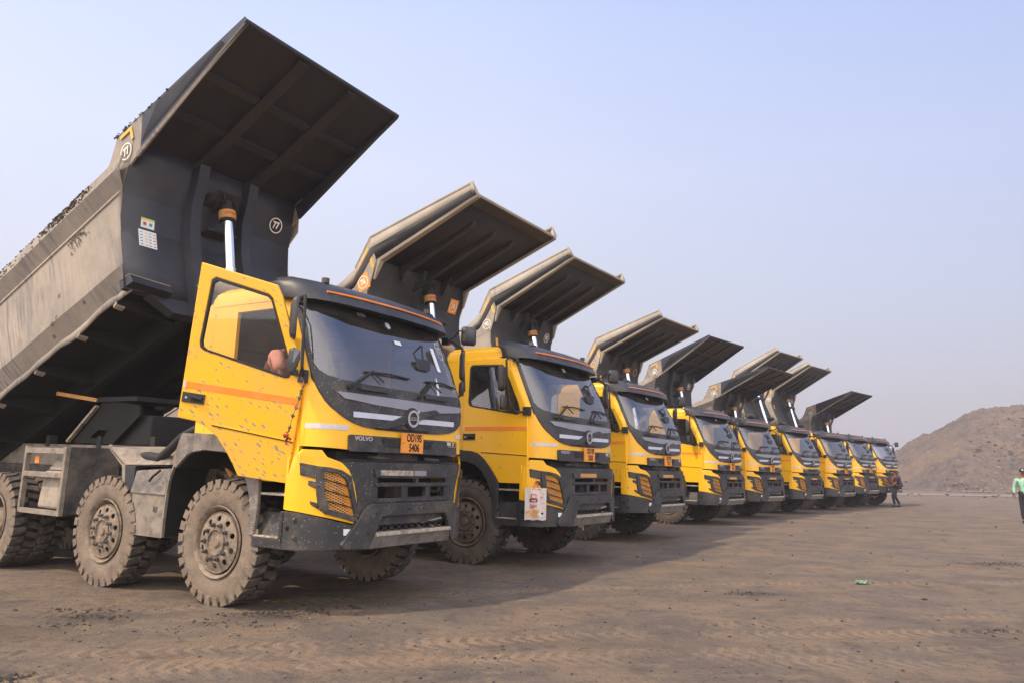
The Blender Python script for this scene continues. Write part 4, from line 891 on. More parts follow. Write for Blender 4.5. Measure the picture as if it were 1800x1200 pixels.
    # exhaust behind the cab
    m=MB(); m.tube([(-2.25,-.45,1.5),(-2.25,-.45,3.2),(-2.25,-.50,3.30),(-2.27,-.62,3.34),(-2.32,-1.0,3.36)],.075,'dusty_plastic',16,caps=False); m.tube([(-2.32,-.99,3.36),(-2.32,-1.0,3.36)],.062,'black_void',16); m.build('exhaust_pipe',root,smooth=40)
    # tipping stabiliser
    m=MB(); P=[(-5.6,1.52),(-5.05,1.95),(-4.95,2.12),(-4.1,2.02),(-4.05,1.90),(-4.6,1.52)]
    hol=[(-5.15,1.60),(-4.98,1.70),(-4.72,1.70),(-4.86,1.58)]
    side_plate(m,P,-.46,.03,'black_void',[hol]); m.bar((-5.62,-.50,1.54),(-5.0,-.50,2.02),.05,.035,'step_metal'); m.bar((-5.55,-.75,2.18),(-5.0,-.50,2.10),.06,.05,'collar_orange'); m.box((-5.0,-.50,2.08),(-4.1,.5,2.14),'bed_under')
    m.build('stabiliser',root)
def make_plate(root,l1,l2):
    m=MB(); u=.035+csh(1.6)+.042
    m.box((u-.012,-.178,1.503),(u,.178,1.708),'plate_orange')
    F=lambda y0,z0:(lambda x,y,z:(u+.0015+z,y0+x,z0+y))
    for a in ((-.172,1.509,-.168,1.702),(.168,1.509,.172,1.702),(-.172,1.509,.172,1.513),(-.172,1.698,.172,1.702)): m.box((u-.001,a[0],a[1]),(u+.001,a[2],a[3]),'collar_orange')
    if l1:
        text(m,l1,.112,'ink_black',F(.022,1.656),.001,.72,.0035); text(m,l2,.112,'ink_black',F(.028,1.556),.001,.76,.0035)
        text(m,'IND',.018,'ink_red',F(-.145,1.60),.0006,.8,0)
    return m.build('licence_plate',root)
def make_cylinder(root,tilt,ctop=(6.04,1.10)):
    a=R(tilt); tx=HINGE[0]+ctop[0]*math.cos(a)-ctop[1]*math.sin(a); tz=HINGE[2]+ctop[0]*math.sin(a)+ctop[1]*math.cos(a)
    B=Vector((-2.62,.0,1.25)); T=Vector((tx,0,tz)); d=(T-B); Ln=d.length; d.normalize()
    m=MB(); P=lambda t:tuple(B+d*t)
    m.cyl(P(0),P(.7),.115,'chassis_metal',20); m.cyl(P(.7),P(.78),.10,'chrome',20); m.cyl(P(.78),P(Ln*.52),.092,'chrome',24); m.cyl(P(Ln*.52),P(Ln*.76),.080,'chrome',24); m.cyl(P(Ln*.76),P(Ln-.12),.070,'chrome',24)
    c=m.build('hydraulic_cylinder',root,smooth=40)
    m=MB(); m.cyl(P(Ln-.15),P(Ln-.125),.10,'rubber',24); m.cyl(P(Ln-.125),P(Ln-.01),.112,'collar_orange',28); m.cyl(P(Ln-.01),P(Ln+.03),.10,'rubber',20); m.cyl(P(Ln+.03),P(Ln+.14),.075,'rubber',14)
    q=d.cross(Vector((0,1,0))).normalized()
    if q.x<0: q=-q
    def wrap(x,y,z):
        t=x/.112-.25; n=q*math.cos(t)+Vector((0,1,0))*math.sin(t); return tuple(B+d*(Ln-.068+y)+n*(.1135+z))
    text(m,'HYVA',.06,'ink_red',wrap,.001,1.0,.002)
    m.build('cylinder_collar',c,smooth=40)
    return c
# ------------------------------------------------------------ ground
def ground_height(x,y):
    d=math.hypot(x,y)
    k=min(1,max(0,(60-d)/40))
    return k*(.012*noise.noise(Vector((x*.5,y*.5,0)))+.010*noise.noise(Vector((x*1.9,y*1.9,3)))+.004*noise.noise(Vector((x*7,y*7,5))))-.006
def axis(lo,hi,fine0,fine1,st,grow):
    v=[fine0]; 
    while v[-1]<fine1: v.append(v[-1]+st)
    s_=st; a=v[-1]
    while a<hi: s_*=grow; a+=s_; v.append(min(a,hi))
    s_=st; a=v[0]
    while a>lo: s_*=grow; a-=s_; v.insert(0,max(a,lo))
    return v
xs=axis(-1500,1500,-6,9,.09,1.12); ys=axis(-300,2500,3.5,18,.09,1.10)
vg=[(x,y,ground_height(x,y)) for y in ys for x in xs]; nx=len(xs)
fg=[(j*nx+i,j*nx+i+1,(j+1)*nx+i+1,(j+1)*nx+i) for j in range(len(ys)-1) for i in range(nx-1)]
me=bpy.data.meshes.new('ground'); me.from_pydata(vg,[],fg); me.shade_smooth()
gm=bpy.data.materials.new('dirt_ground'); gm.use_nodes=True; t=gm.node_tree; L=t.links.new; b=t.nodes['Principled BSDF']; b.inputs['Roughness'].default_value=.92; b.inputs['Specular IOR Level'].default_value=.25
geo=N(t,'ShaderNodeNewGeometry')
def tnoise(scale,detail=8,rough=.6,vec=None,dist=0):
    n=N(t,'ShaderNodeTexNoise'); n.inputs['Scale'].default_value=scale; n.inputs['Detail'].default_value=detail; n.inputs['Roughness'].default_value=rough; n.inputs['Distortion'].default_value=dist
    L(vec or geo.outputs['Position'],n.inputs[0]); return n.outputs[0]
def mrange(x,a,b_,c=0,d=1):
    n=N(t,'ShaderNodeMapRange'); n.inputs[1].default_value=a; n.inputs[2].default_value=b_; n.inputs[3].default_value=c; n.inputs[4].default_value=d; L(x,n.inputs[0]); return n.outputs[0]
def mixc(f,a,c):
    n=N(t,'ShaderNodeMix',data_type='RGBA'); L(f,n.inputs[0])
    if isinstance(a,tuple): n.inputs[6].default_value=(*a,1)
    else: L(a,n.inputs[6])
    if isinstance(c,tuple): n.inputs[7].default_value=(*c,1)
    else: L(c,n.inputs[7])
    return n.outputs[2]
def math_(op,a,c):
    n=N(t,'ShaderNodeMath',operation=op)
    for k,q in enumerate((a,c)):
        if isinstance(q,(int,float)): n.inputs[k].default_value=q
        else: L(q,n.inputs[k])
    return n.outputs[0]
mp=N(t,'ShaderNodeMapping'); mp.inputs['Rotation'].default_value=(0,0,R(-28)); mp.inputs['Scale'].default_value=(.5,1.9,1); L(geo.outputs['Position'],mp.inputs[0])
big=tnoise(.55,6,.6); med=tnoise(2.6,8,.65); fine=tnoise(38,6,.7); strk=tnoise(1.3,8,.65,mp.outputs[0],.4); 
mp2_=N(t,'ShaderNodeMapping'); mp2_.inputs['Rotation'].default_value=(0,0,R(-14)); mp2_.inputs['Scale'].default_value=(.8,3.2,1); L(geo.outputs['Position'],mp2_.inputs[0])
st2=tnoise(1.6,9,.7,mp2_.outputs[0],.5); st3=tnoise(4.5,8,.72,mp.outputs[0],.3)
col=mixc(mrange(big,.38,.62),(.128,.103,.084),(.168,.135,.106))
iso=tnoise(1.1,10,.68,None,.6); iso2=tnoise(4.0,9,.72,None,.4)
col=mixc(mrange(math_('ADD',math_('MULTIPLY',iso,.6),math_('MULTIPLY',strk,.4)),.47,.58,0,.75),col,(.235,.165,.105))
col=mixc(mrange(math_('ADD',math_('MULTIPLY',iso2,.6),math_('MULTIPLY',st3,.4)),.52,.60,0,.6),col,(.245,.178,.118))
col=mixc(mrange(st2,.56,.68,0,.40),col,(.075,.062,.055))
col=mixc(mrange(tnoise(7,9,.75,None,.5),.55,.64,0,.6),col,(.068,.056,.049))
col=mixc(mrange(med,.55,.68,0,.7),col,(.080,.066,.057))
col=mixc(mrange(tnoise(.9,5,.55),.56,.70,0,.55),col,(.090,.076,.068))
col=mixc(mrange(fine,.56,.70,0,.7),col,(.045,.040,.036)); col=mixc(mrange(tnoise(75,4,.7),.56,.68,0,.55),col,(.27,.21,.15)); col=mixc(mrange(tnoise(14,7,.75),.57,.68,0,.5),col,(.06,.05,.044))
vor=N(t,'ShaderNodeTexVoronoi'); vor.inputs['Scale'].default_value=17; L(geo.outputs['Position'],vor.inputs[0])
spz0=N(t,'ShaderNodeSeparateXYZ'); L(geo.outputs['Position'],spz0.inputs[0]); tn5=tnoise(5,8,.7)
sc=N(t,'ShaderNodeSeparateColor'); L(vor.outputs['Color'],sc.inputs[0])
peb=math_('LESS_THAN',vor.outputs['Distance'],mrange(sc.outputs[0],.80,1,0,.30)); col=mixc(math_('MULTIPLY',peb,.8),col,(.045,.04,.038))
col=mixc(math_('MULTIPLY',math_('LESS_THAN',vor.outputs['Distance'],mrange(sc.outputs[1],.93,1,0,.22)),.7),col,(.30,.25,.21))
for (sx,sy,sr,sa) in ((-3.75,6.9,.75,.75),(-2.1,7.05,.7,.75),(-3.1,5.0,.35,.8),(2.84,8.9,.5,.6),(7.9,12.4,.9,.6),(-4.2,6.2,1.3,.55),(4.35,7.0,.6,.5),(.2,6.3,.8,.35)):
    dx=math_('SUBTRACT',spz0.outputs[0],sx); dy=math_('MULTIPLY',math_('SUBTRACT',spz0.outputs[1],sy),2.0)
    rr=math_('SQRT',math_('ADD',math_('MULTIPLY',dx,dx),math_('MULTIPLY',dy,dy)),0)
    q=math_('MULTIPLY',mrange(math_('ADD',math_('DIVIDE',rr,sr),math_('MULTIPLY',tn5,1.3)),1.5,.75,0,1),sa); col=mixc(q,col,(.045,.038,.033))
# tyre tracks: arcs and lines left in the dust
spz=N(t,'ShaderNodeSeparateXYZ'); L(geo.outputs['Position'],spz.inputs[0])
hgt=None
wob=math_('MULTIPLY',math_('SUBTRACT',tnoise(.6,3,.5),.5),.5)
for (cx,cy,rad,wd) in ((6.0,-24.6,30.9,.20),(6.0,-24.6,31.55,.17),(4.0,-34.2,40.05,.22),(9.0,-16.0,24.1,.2),(9.0,-16.0,26.3,.2)):
    dx=math_('SUBTRACT',spz.outputs[0],cx); dy=math_('SUBTRACT',spz.outputs[1],cy)
    rr=math_('SQRT',math_('ADD',math_('MULTIPLY',dx,dx),math_('MULTIPLY',dy,dy)),0); dd=math_('SUBTRACT',math_('ADD',rr,wob),rad); ad=math_('ABSOLUTE',dd,0)
    band=mrange(ad,wd,wd*.55,0,1)
    ang=math_('MULTIPLY',math_('ARCTAN2',dy,dx),rad)
    ph=math_('ADD',math_('MULTIPLY',ang,6.2831/.125),math_('MULTIPLY',ad,26))
    tr=mrange(math_('SINE',ph,0),-.2,.5,0,1)
    br_=mrange(tnoise(1.1,4,.6),.40,.58,0,1)
    q=math_('MULTIPLY',math_('MULTIPLY',band,tr),br_)
    col=mixc(math_('MULTIPLY',q,.55),col,(.29,.205,.135)); 
    hgt=q if hgt is None else math_('MAXIMUM',hgt,q)
L(col,b.inputs['Base Color'])
h1=math_('ADD',math_('MULTIPLY',fine,.5),math_('MULTIPLY',tnoise(9,8,.7),1.2)); h2=math_('ADD',h1,math_('MULTIPLY',hgt,.22)); h3=math_('ADD',h2,math_('MULTIPLY',peb,.5))
bp=N(t,'ShaderNodeBump'); bp.inputs['Strength'].default_value=1.0; bp.inputs['Distance'].default_value=.035; L(h3,bp.inputs['Height']); L(bp.outputs[0],b.inputs['Normal'])
me.materials.append(gm); g=bpy.data.objects.new('ground',me); C.objects.link(g); tag(g,kind='structure')
# pale haul road at the foot of the heap
mat('haul_road',(.215,.175,.15),.9,var=.15,vscale=.4,bump=.3,bscale=3)
mat('heap_rubble',(.100,.079,.066),.95,var=.5,vscale=1.4,dirt=(.185,.125,.080),dirt_amt=.8,dscale=.16,dlo=.42,dhi=.62,speck=(.24,.185,.145),spscale=1.3,spamt=.14,bump=1,bscale=1.6)
mat('boulder_tan',(.20,.155,.12),.95,var=.4,vscale=2)
for m_ in ('heap_rubble',):
    tt=MATS[m_].node_tree
    for n in tt.nodes:
        if n.bl_idname=='ShaderNodeBump': n.inputs['Distance'].default_value=.6
m=MB(); rows=[]
for i in range(60):
    x=24+i*3.2; y0=60.5+ .012*(x-24) ; rows.append([(x,y0+1.0*noise.noise(Vector((x*.1,0,0))),.02),(x,y0+6.5+1.0*noise.noise(Vector((x*.1,4,0))),.02)])
m.grid(rows,'haul_road'); tag(m.build('haul_road',smooth=60),kind='structure')
CP=[(44,0),(49,2.1),(54.8,5.2),(57.3,6.9),(60.6,8.2),(63,9.4),(65.4,10.5),(69,11.5),(72.7,11.7),(80,12.4),(95,12.0),(120,13),(200,13)]
def crest(x):
    for i in range(len(CP)-1):
        if x<=CP[i+1][0]: 
            a,b_=CP[i],CP[i+1]; return a[1]+(b_[1]-a[1])*max(0,(x-a[0]))/(b_[0]-a[0])
    return CP[-1][1]
rng=random.Random(11)
rows=[]; y=77.0; 
xs2=[40+.45*i for i in range(190)]+[126+2*i for i in range(38)]
while y<150:
    row=[]
    for x in xs2:
        base=79+2.2*noise.noise(Vector((x*.06,1,0)))+.7*noise.noise(Vector((x*.3,1,0)))
        f=max(0,(y-base))*.46; c=crest(x*105/max(y,105))
        h=min(f,c+.12*max(0,f-c)*0+.0)
        if f>c: h=c-.02*(f-c)+.0
        n_=.5*noise.noise(Vector((x*.22,y*.22,1)))+.36*noise.noise(Vector((x*.7,y*.7,2)))+.42*noise.noise(Vector((x*1.6,y*1.6,3)))
        h=h+n_*min(1,max(h,0)/1.2); 
        if h<=.05: h=-.3 if f<=0 else h
        row.append((x,y,h))
    rows.append(row); y+=.45 if y<112 else 2
m=MB(); m.grid(rows,'heap_rubble'); heap=m.build('spoil_heap',smooth=50); tag(heap,kind='structure')
# loose boulders on the slope and along its foot
m=MB()
for i in range(2600):
    x=rng.uniform(46,110); y=rng.uniform(79,104) if i%3 else rng.uniform(76,81)
    f=max(0,(y-79))*.46; z=min(f,crest(x))
    if z>=crest(x*105/max(y,105))-.2 and z>1: continue
    s_=rng.uniform(.06,.26)*(1.8 if rng.random()<.04 else 1)*.8; blob(m,(x,y,z+.1),s_,s_,s_*.7,rng,'boulder_tan' if i%3==0 else 'heap_rubble')
tag(m.build('boulder_scatter',label=None),'grey and tan boulders strewn over the far spoil heap and its foot','rubble',None,'stuff')
# crumbs of coal and mud on the ground
m=MB()
def crumbs(cx,cy,sx,sy,n,smin,smax,mm):
    for i in range(n):
        x=rng.gauss(cx,sx); y=rng.gauss(cy,sy); s_=smin+(smax-smin)*rng.random()**4
        blob(m,(x,y,ground_height(x,y)+s_*.3),s_*rng.uniform(.8,1.5),s_,s_*.7,rng,mm)
mat('coal_crumb',(.035,.031,.029),.9,var=.5,vscale=30,bump=.5); mat('mud_crumb',(.16,.125,.10),.95,var=.4,vscale=30,bump=.5)
for a in ((-3.95,7.17,.22,.07,70),(-3.62,6.85,.16,.08,80),(-3.68,6.53,.12,.05,50),(-2.16,7.17,.22,.08,150),(-1.95,7.36,.18,.06,70),(-1.62,7.57,.16,.06,40),(-2.41,6.71,.25,.08,60),(-2.23,6.61,.3,.06,40),(-3.12,4.97,.08,.05,60)):
    crumbs(*a,.004,.024 if a[1]>6.9 else .018,'coal_crumb')
crumbs(-2,6.6,1.2,.6,220,.003,.014,'coal_crumb'); crumbs(0,6.5,3,1.6,500,.002,.012,'coal_crumb'); crumbs(2.5,9,3,3,420,.003,.018,'coal_crumb'); crumbs(8,16,5,6,260,.006,.03,'coal_crumb'); crumbs(15,28,9,9,160,.01,.06,'coal_crumb'); crumbs(35,60,7,3,60,.03,.16,'coal_crumb')
crumbs(0,7,3,2,500,.003,.014,'mud_crumb'); crumbs(-3.4,6.6,1,.6,160,.004,.02,'mud_crumb')
for a in ((2.84,8.9,.25,.05,60),(7.9,12.39,.5,.12,120),(4.35,6.99,.25,.1,60),(-.2,5.7,.3,.08,40)): crumbs(*a,.004,.02,'coal_crumb')
tag(m.build('coal_crumbs'),'dark crumbs of coal and dried mud scattered over the yard','crumbs',None,'stuff')
# ------------------------------------------------------------ the trucks
POSES=[[-1.1204,7.8702,-.5521,.0268,-.0165],[1.1209,11.4011,-.568,.0118,-.0097],[3.2002,15.5389,-.6033,-.0024,-.0018],[6.1071,20.8688,-.6533,-.0278,-.0106],[8.4085,24.2298,-.726,-.041,-.0016],[11.1179,27.6663,-.7157,-.0281,-.0128],[13.8519,31.0751,-.7597,-.0115,-.0098],[16.3357,34.0626,-.768,.0339,.0037],[18.6147,36.4347,-.7855,.0237,.0195]]
TILT=[24.0,21.1,23.7,22.6,21.4,17.1,30.0,28.4,18.0]
KIND=['A','B','B','B','A','A','B','B','A']
NUM=['77','76','92','','85','83','88','81','86']
PLT=[('OD19S','5406'),('OD19S','3503'),('OD19S','7217'),('OD19S','7254'),('OD19S','7215'),None,('OD19S','7210'),('OD19S','3501'),None]
LAB=['nearest yellow dump truck, mud-splashed open door, raised bed numbered 77',
 'second yellow dump truck, paper bag on its lamp guard, bed numbered 76 on orange squares',
 'third yellow dump truck in the row, dusty raised bed numbered 92',
 'fourth yellow dump truck, pale grey bed and bright garland on its dashboard',
 'yellow dump truck fifth in the row with dark canopy bed numbered 85',
 'sixth yellow dump truck, its low dark canopy crossing in front of two paler ones',
 'seventh yellow dump truck, grey bed raised steeply on a long chrome ram',
 'eighth yellow dump truck, tall dusty grey bed, second from the right end',
 'farthest yellow dump truck at the right end, dark canopy against open sky']
def place(i):
    X,Y,th,zo,pt=POSES[i]; F=Vector((math.cos(th),math.sin(th),0)); F2=F*math.cos(pt)+Vector((0,0,1))*math.sin(pt)
    O=Vector((X,Y,zo))-1.5*F+1.5*F2; return O,(0,-pt,th)
def hubz(i,x): 
    X,Y,th,zo,pt=POSES[i]; return .600-zo-(x+1.5)*math.sin(pt)
AX=[(-1.315,False),(-3.29,False),(-5.85,True),(-7.25,True)]
def base_truck(muddy,i):
    O,rot=place(i)
    r=empty('dump_truck',O,rot,LAB[i],'dump truck','yellow dump trucks parked in a row')
    make_cab(r,muddy)
    make_door(r,-1,'yellow_muddy' if muddy else 'yellow_paint',open_=muddy); make_door(r,1,'yellow_paint')
    make_front(r,muddy); make_mirrors(r,folded=muddy); make_chassis(r,muddy)
    wm=('tyre_wall','tyre_tread','rim_dusty') if muddy else ('tyre_wall_shaded','tyre_tread_shaded','rim_shaded')
    return r,wm
def wheels(r,i,wm,protos):
    k=0
    for x,rear in AX:
        for s_ in (-1,1):
            key=(wm[0],rear)
            if key not in protos: protos[key]=make_wheel(r,x,s_,wm,rear,z=hubz(i,x)); continue
            p=protos[key]; c=p.copy(); C.objects.link(c); c.parent=r; c.location=(x,s_*1.06,hubz(i,x)); k+=1
            c.rotation_euler=(0,.37*k+i,0 if s_<0 else math.pi)
            for ch in [q for q in WK[key]] if key in WK else children(p):
                d=ch.copy(); C.objects.link(d); d.parent=c
            if key not in WK: WK[key]=children(p)
WK={}; PROT={}
t1,wm1=base_truck(True,0); wheels(t1,0,wm1,PROT)
t2,wm2=base_truck(False,1)
bpy.context.view_layer.update()
for o in C.objects:
    if o.parent: KIDLIST.setdefault(o.parent.name,[]).append(o)
trucks=[t1,t2]
for i in range(2,9):
    r=copy_tree(t2); O,rot=place(i); r.location=O; r.rotation_euler=rot; r['label']=LAB[i]; trucks.append(r)
for i in range(1,9): wheels(trucks[i],i,wm2,PROT)
bedA=make_bed('A',t1,crust=False); bedB=make_bed('B',t2)
BK={'A':(bedA,children(bedA)),'B':(bedB,children(bedB))}
for i,r in enumerate(trucks):
    if i==0: bd=bedA
    elif i==1: bd=bedB
    else:
        src,ks=BK[KIND[i]]; bd=src.copy(); C.objects.link(bd); bd.parent=r
        for k in ks: d=k.copy(); C.objects.link(d); d.parent=bd
    bd.rotation_euler=(0,-R(TILT[i]),0)
    bed_marks(bd,KIND[i],NUM[i],{'square':NUM[i]=='76','stickers':i==0,'tags':3 if i==2 else 1})
    make_cylinder(r,TILT[i])
    if PLT[i]: make_plate(r,*PLT[i])
    if i in(3,): pass
crust_bed=None
def crust(bed):
    k=MB(); rng=random.Random(5)
    for i in range(900):
        a=rng.choice((rng.uniform(-.5,5.2),rng.gauss(2.6,.5),rng.uniform(4.3,5.3),rng.gauss(4.6,.3)))
        if a>5.35 or a<-.8: continue
        z=rng.uniform(1.33,1.49) if rng.random()<.6 else 1.485; y=-(1.395+(1.475-z)*.19)-.004 if z<1.484 else -rng.uniform(1.33,1.40); s_=rng.uniform(.005,.017)
        blob(k,(a,y,z),s_*rng.uniform(1,2.4),s_,s_*.8,rng,'coal_crust')
    for i in range(140):
        a=5.80+rng.random()**1.5*1.1; blob(k,(a,-1.29+rng.uniform(-.03,.06),1.905-(a-5.8)*.028+rng.uniform(-.01,.02)),rng.uniform(.008,.03),.012,rng.uniform(.006,.018),rng,'coal_crust')
    for i in range(110):
        a=rng.gauss(4.75,.10); blob(k,(a,-1.318,1.12-abs(rng.gauss(0,.10))),rng.uniform(.006,.016),.006,.014,rng,'coal_crust')
    tag(k.build('coal_crust',bed),kind='stuff')
crust(bedA)
def to_world(i,p): return trucks[i].matrix_basis @ Vector(p)
# ------------------------------------------------------------ people
def chains(name,ch,mat_,parent=None,sub=1,loc=None):
    """ch: list of branches; every branch is a list of (x,y,z,r); a branch starts at an existing joint by repeating its position"""
    vs=[];rs=[];ed=[];idx={}
    def g(p):
        k=(round(p[0],4),round(p[1],4),round(p[2],4))
        if k not in idx: idx[k]=len(vs); vs.append(p[:3]); rs.append(p[3])
        return idx[k]
    for c in ch:
        ids=[g(p) for p in c]
        for a,b in zip(ids,ids[1:]): ed.append((a,b))
    me=bpy.data.meshes.new(name); me.from_pydata(vs,ed,[]); me.materials.append(MATS[mat_])
    o=bpy.data.objects.new(name,me); C.objects.link(o)
    if parent: o.parent=parent
    me.skin_vertices or None
    sk=o.modifiers.new('skin','SKIN')
    lay=me.skin_vertices[0] if len(me.skin_vertices) else None
    if lay is None:
        bpy.context.view_layer.objects.active=o
        lay=me.skin_vertices[0]
    for i,r in enumerate(rs):
        rr=r if isinstance(r,(tuple,list)) else (r,r); lay.data[i].radius=rr; lay.data[i].use_root=(i==0)
    sk.use_smooth_shade=True; sk.branch_smoothing=.6
    if sub:
        s=o.modifiers.new('sub','SUBSURF'); s.levels=sub; s.render_levels=sub
    return o
def lerp(a,b,t): return tuple(a[i]+(b[i]-a[i])*t for i in range(3))
def person(J,skin,shirt,trouser,shoe,label,loc,yaw,scale=1,long_sleeve=False,cap=False,face=None,hair='hair'):
    root=empty('person',loc,(0,0,yaw),label,'person'); root.scale=(scale,)*3
    P=J
    hd=P['head']; fdir=Vector(P.get('face',(1,0,0))).normalized(); up=Vector((0,0,1)); sd=up.cross(fdir).normalized()
    def hp(f,s,u): v=Vector(hd)+fdir*f+sd*s+up*u; return tuple(v)
    br=[[(*P['pelvis'],.10),(*P['waist'],.09),(*P['chest'],.105),(*P['neck0'],.06),(*P['neck'],.052),(*hp(0,0,-.06),(.062)),(*hp(.0,0,.01),.084),(*hp(-.01,0,.075),.068)]]
    br.append([(*hp(0,0,.01),.084),(*hp(.085,0,.0),.022),(*hp(.100,0,-.012),.012)])
    for s in ('l','r'):
        sh,el,wr,hn=P['sh_'+s],P['el_'+s],P['wr_'+s],P['hand_'+s]
        br.append([(*P['neck0'],.06),(*sh,.045),(*el,.040),(*lerp(el,wr,.35),.040),(*wr,.026)])
        hi,kn,an,to=P['hip_'+s],P['kn_'+s],P['an_'+s],P['toe_'+s]
        br.append([(*P['pelvis'],.115),(*hi,.075),(*lerp(hi,kn,.5),.068),(*kn,.050),(*lerp(kn,an,.3),.048),(*an,.030),(*to,.022)])
    body=chains('body',br,skin,root)
    # hands: palm with four fingers and a thumb
    for s in ('l','r'):
        wr,hn=Vector(P['wr_'+s]),Vector(P['hand_'+s]); d=(hn-wr).normalized(); palm=wr+d*.085
        ac=Vector(P.get('across_'+s,(1,0,0))); ac=(ac-d*ac.dot(d)).normalized(); cl=d.cross(ac)*(1 if s=='r' else -1)
        bh=[[(*wr,.022),(*(wr+d*.04),(.030)),(*palm,.030)]]
        for k,(o_,ln) in enumerate(((.030,.070),(.010,.080),(-.010,.075),(-.028,.058))):
            a=palm+ac*o_; b1=a+d*ln*.5+cl*.006; c1=b1+d*ln*.4+cl*.022; bh.append([(*palm,.030),(*(a+d*.012),.010),(*b1,.0085),(*c1,.0075)])
        a=wr+d*.045+ac*.034; bh.append([(*(wr+d*.04),.030),(*a,.011),(*(a+d*.035+ac*.012+cl*.01),.0095),(*(a+d*.06+ac*.012+cl*.02),.008)])
        chains('hand',bh,skin,root)
    # clothing
    k=.016; br=[[(*P['hem'],.135),(*P['pelvis'],.128),(*P['waist'],.118+k*.4),(*P['chest'],.125+k),(*P['neck0'],.095),(*lerp(P['neck0'],P['neck'],.65),.074)]]
    for s in ('l','r'):
        sh,el,wr=P['sh_'+s],P['el_'+s],P['wr_'+s]
        ml=lerp(P['chest'],sh,.55); a=[(*P['chest'],.125+k),(ml[0],ml[1],ml[2]+.015,.105),(*sh,.078)]
        a+= [(*el,.045+k*.7),(*lerp(el,wr,.9),.034+k*.5)] if long_sleeve else [(*lerp(sh,el,.75),.056+k)]
        br.append(a)
    chains('shirt',br,shirt,root)
    br=[]
    for s in ('l','r'):
        hi,kn,an=P['hip_'+s],P['kn_'+s],P['an_'+s]
        br.append([(*P['pelvis'],.122),(*hi,.098),(*lerp(hi,kn,.5),.086),(*kn,.070),(*lerp(kn,an,.5),.064),(*lerp(kn,an,.95),.056)])
    chains('trousers',br,trouser,root)
    for s in ('l','r'):
        an,to=P['an_'+s],P['toe_'+s]; a=Vector(an); b=Vector(to); h_=a+(a-b).normalized()*.05; h_.z=min(a.z,b.z+.05)-.035 if a.z<.12 else a.z-.05
        chains('shoe',[[(*h_,.046),(*(lerp(tuple(h_),to,.5)),.050),(*to,.044),(*tuple(b+(b-a).normalized()*.05),.034)]],shoe,root)
    # hair or cap, eyes, mouth, ears
    if cap:
        cb=MB(); rg=[]
        for t,r_ in ((.035,.098),(.06,.103),(.10,.095),(.135,.06),(.148,.005)):
            rg.append([hp(-.005+r_*1.08*math.cos(q*math.pi/8),r_*.92*math.sin(q*math.pi/8),t) for q in range(17)])
        cb.grid(rg,'black_cloth'); cb.hexa([hp(.07,-.07,.04),hp(.17,-.045,.025),hp(.17,.045,.025),hp(.07,.07,.04),hp(.07,-.07,.05),hp(.17,-.045,.035),hp(.17,.045,.035),hp(.07,.07,.05)],'black_cloth'); cb.build('cap',root,smooth=50)
        bdg=MB(); bdg.add([hp(.105,-.03,.075),hp(.105,.03,.075),hp(.095,.028,.105),hp(.095,-.028,.105)],[(0,1,2,3)],'step_metal'); bdg.build('cap_badge',root)
    chains('hair',[[(*hp(-.045,0,-.01),.066),(*hp(-.035,0,.05),.082),(*hp(-.01,0,.085),.075),(*hp(.045,0,.085),.042)]],hair,root)
    f=MB()
    for s in (-1,1):
        c=hp(.078,s*.033,.018)
        f.tube([hp(.068,s*.033,.016),hp(.084,s*.031,.016)],.011,'eye_white',8); f.tube([hp(.083,s*.031,.016),hp(.087,s*.031,.016)],.006,'hair',8)
        f.bar(hp(.085,s*.014,.034),hp(.078,s*.048,.036),.008,.006,'hair'); f.tube([hp(-.01,s*.082,.03),hp(-.012,s*.094,.01),hp(-.005,s*.082,-.02)],.011,skin,6)
    f.bar(hp(.080,-.022,-.045),hp(.080,.022,-.045),.010,.009,'lips'); f.bar(hp(.082,-.024,-.032),hp(.082,.024,-.032),.006,.006,'hair')
    f.build('face',root)
    return root
# walking man with a backpack, in profile, heading left
W1=dict(pelvis=(0,0,.93),hem=(0,0,.84),waist=(.0,0,1.05),chest=(.01,0,1.24),neck0=(.0,0,1.39),neck=(.02,0,1.46),head=(.055,0,1.57),face=(1,0,-.15),
 sh_l=(.01,.18,1.37),el_l=(.02,.22,1.10),wr_l=(.20,.20,.98),hand_l=(.29,.17,.97),across_l=(0,0,1),
 sh_r=(.0,-.18,1.37),el_r=(-.06,-.22,1.09),wr_r=(.0,-.23,.85),hand_r=(.03,-.23,.76),across_r=(1,0,0),
 hip_l=(0,.09,.90),kn_l=(.17,.10,.53),an_l=(.10,.10,.09),toe_l=(.22,.10,.045),
 hip_r=(0,-.09,.90),kn_r=(.02,-.10,.48),an_r=(-.16,-.10,.10),toe_r=(-.04,-.10,.04))
p1=person(W1,'skin_dark','navy_cloth','black_cloth','black_cloth','walking man in dark clothes with an orange-trimmed backpack, passing the farthest truck',(18.20,35.45,0),R(165),1.0)
bp=MB(); bp.hexa([(-.13,-.14,.98),(-.13,.14,.98),(-.27,.13,.94),(-.27,-.13,.94),(-.12,-.13,1.36),(-.12,.13,1.36),(-.22,.11,1.36),(-.22,-.11,1.36)],'navy_cloth'); bp.hexa([(-.26,-.11,.93),(-.26,.11,.93),(-.33,.10,.96),(-.33,-.10,.96),(-.24,-.11,1.12),(-.24,.11,1.12),(-.28,.09,1.12),(-.28,-.09,1.12)],'bed_dark_blue')
for s in (-1,1): bp.tube([(-.13,s*.10,1.30),(-.08,s*.11,1.455),(.03,s*.12,1.44),(.13,s*.13,1.30),(.12,s*.15,1.15),(0,s*.18,1.03),(-.13,s*.13,1.0)],.010,'orange_cloth',6)
bp.tube([(-.20,-.14,1.36),(-.26,-.14,1.15),(-.28,-.13,.96)],.012,'orange_cloth',6)
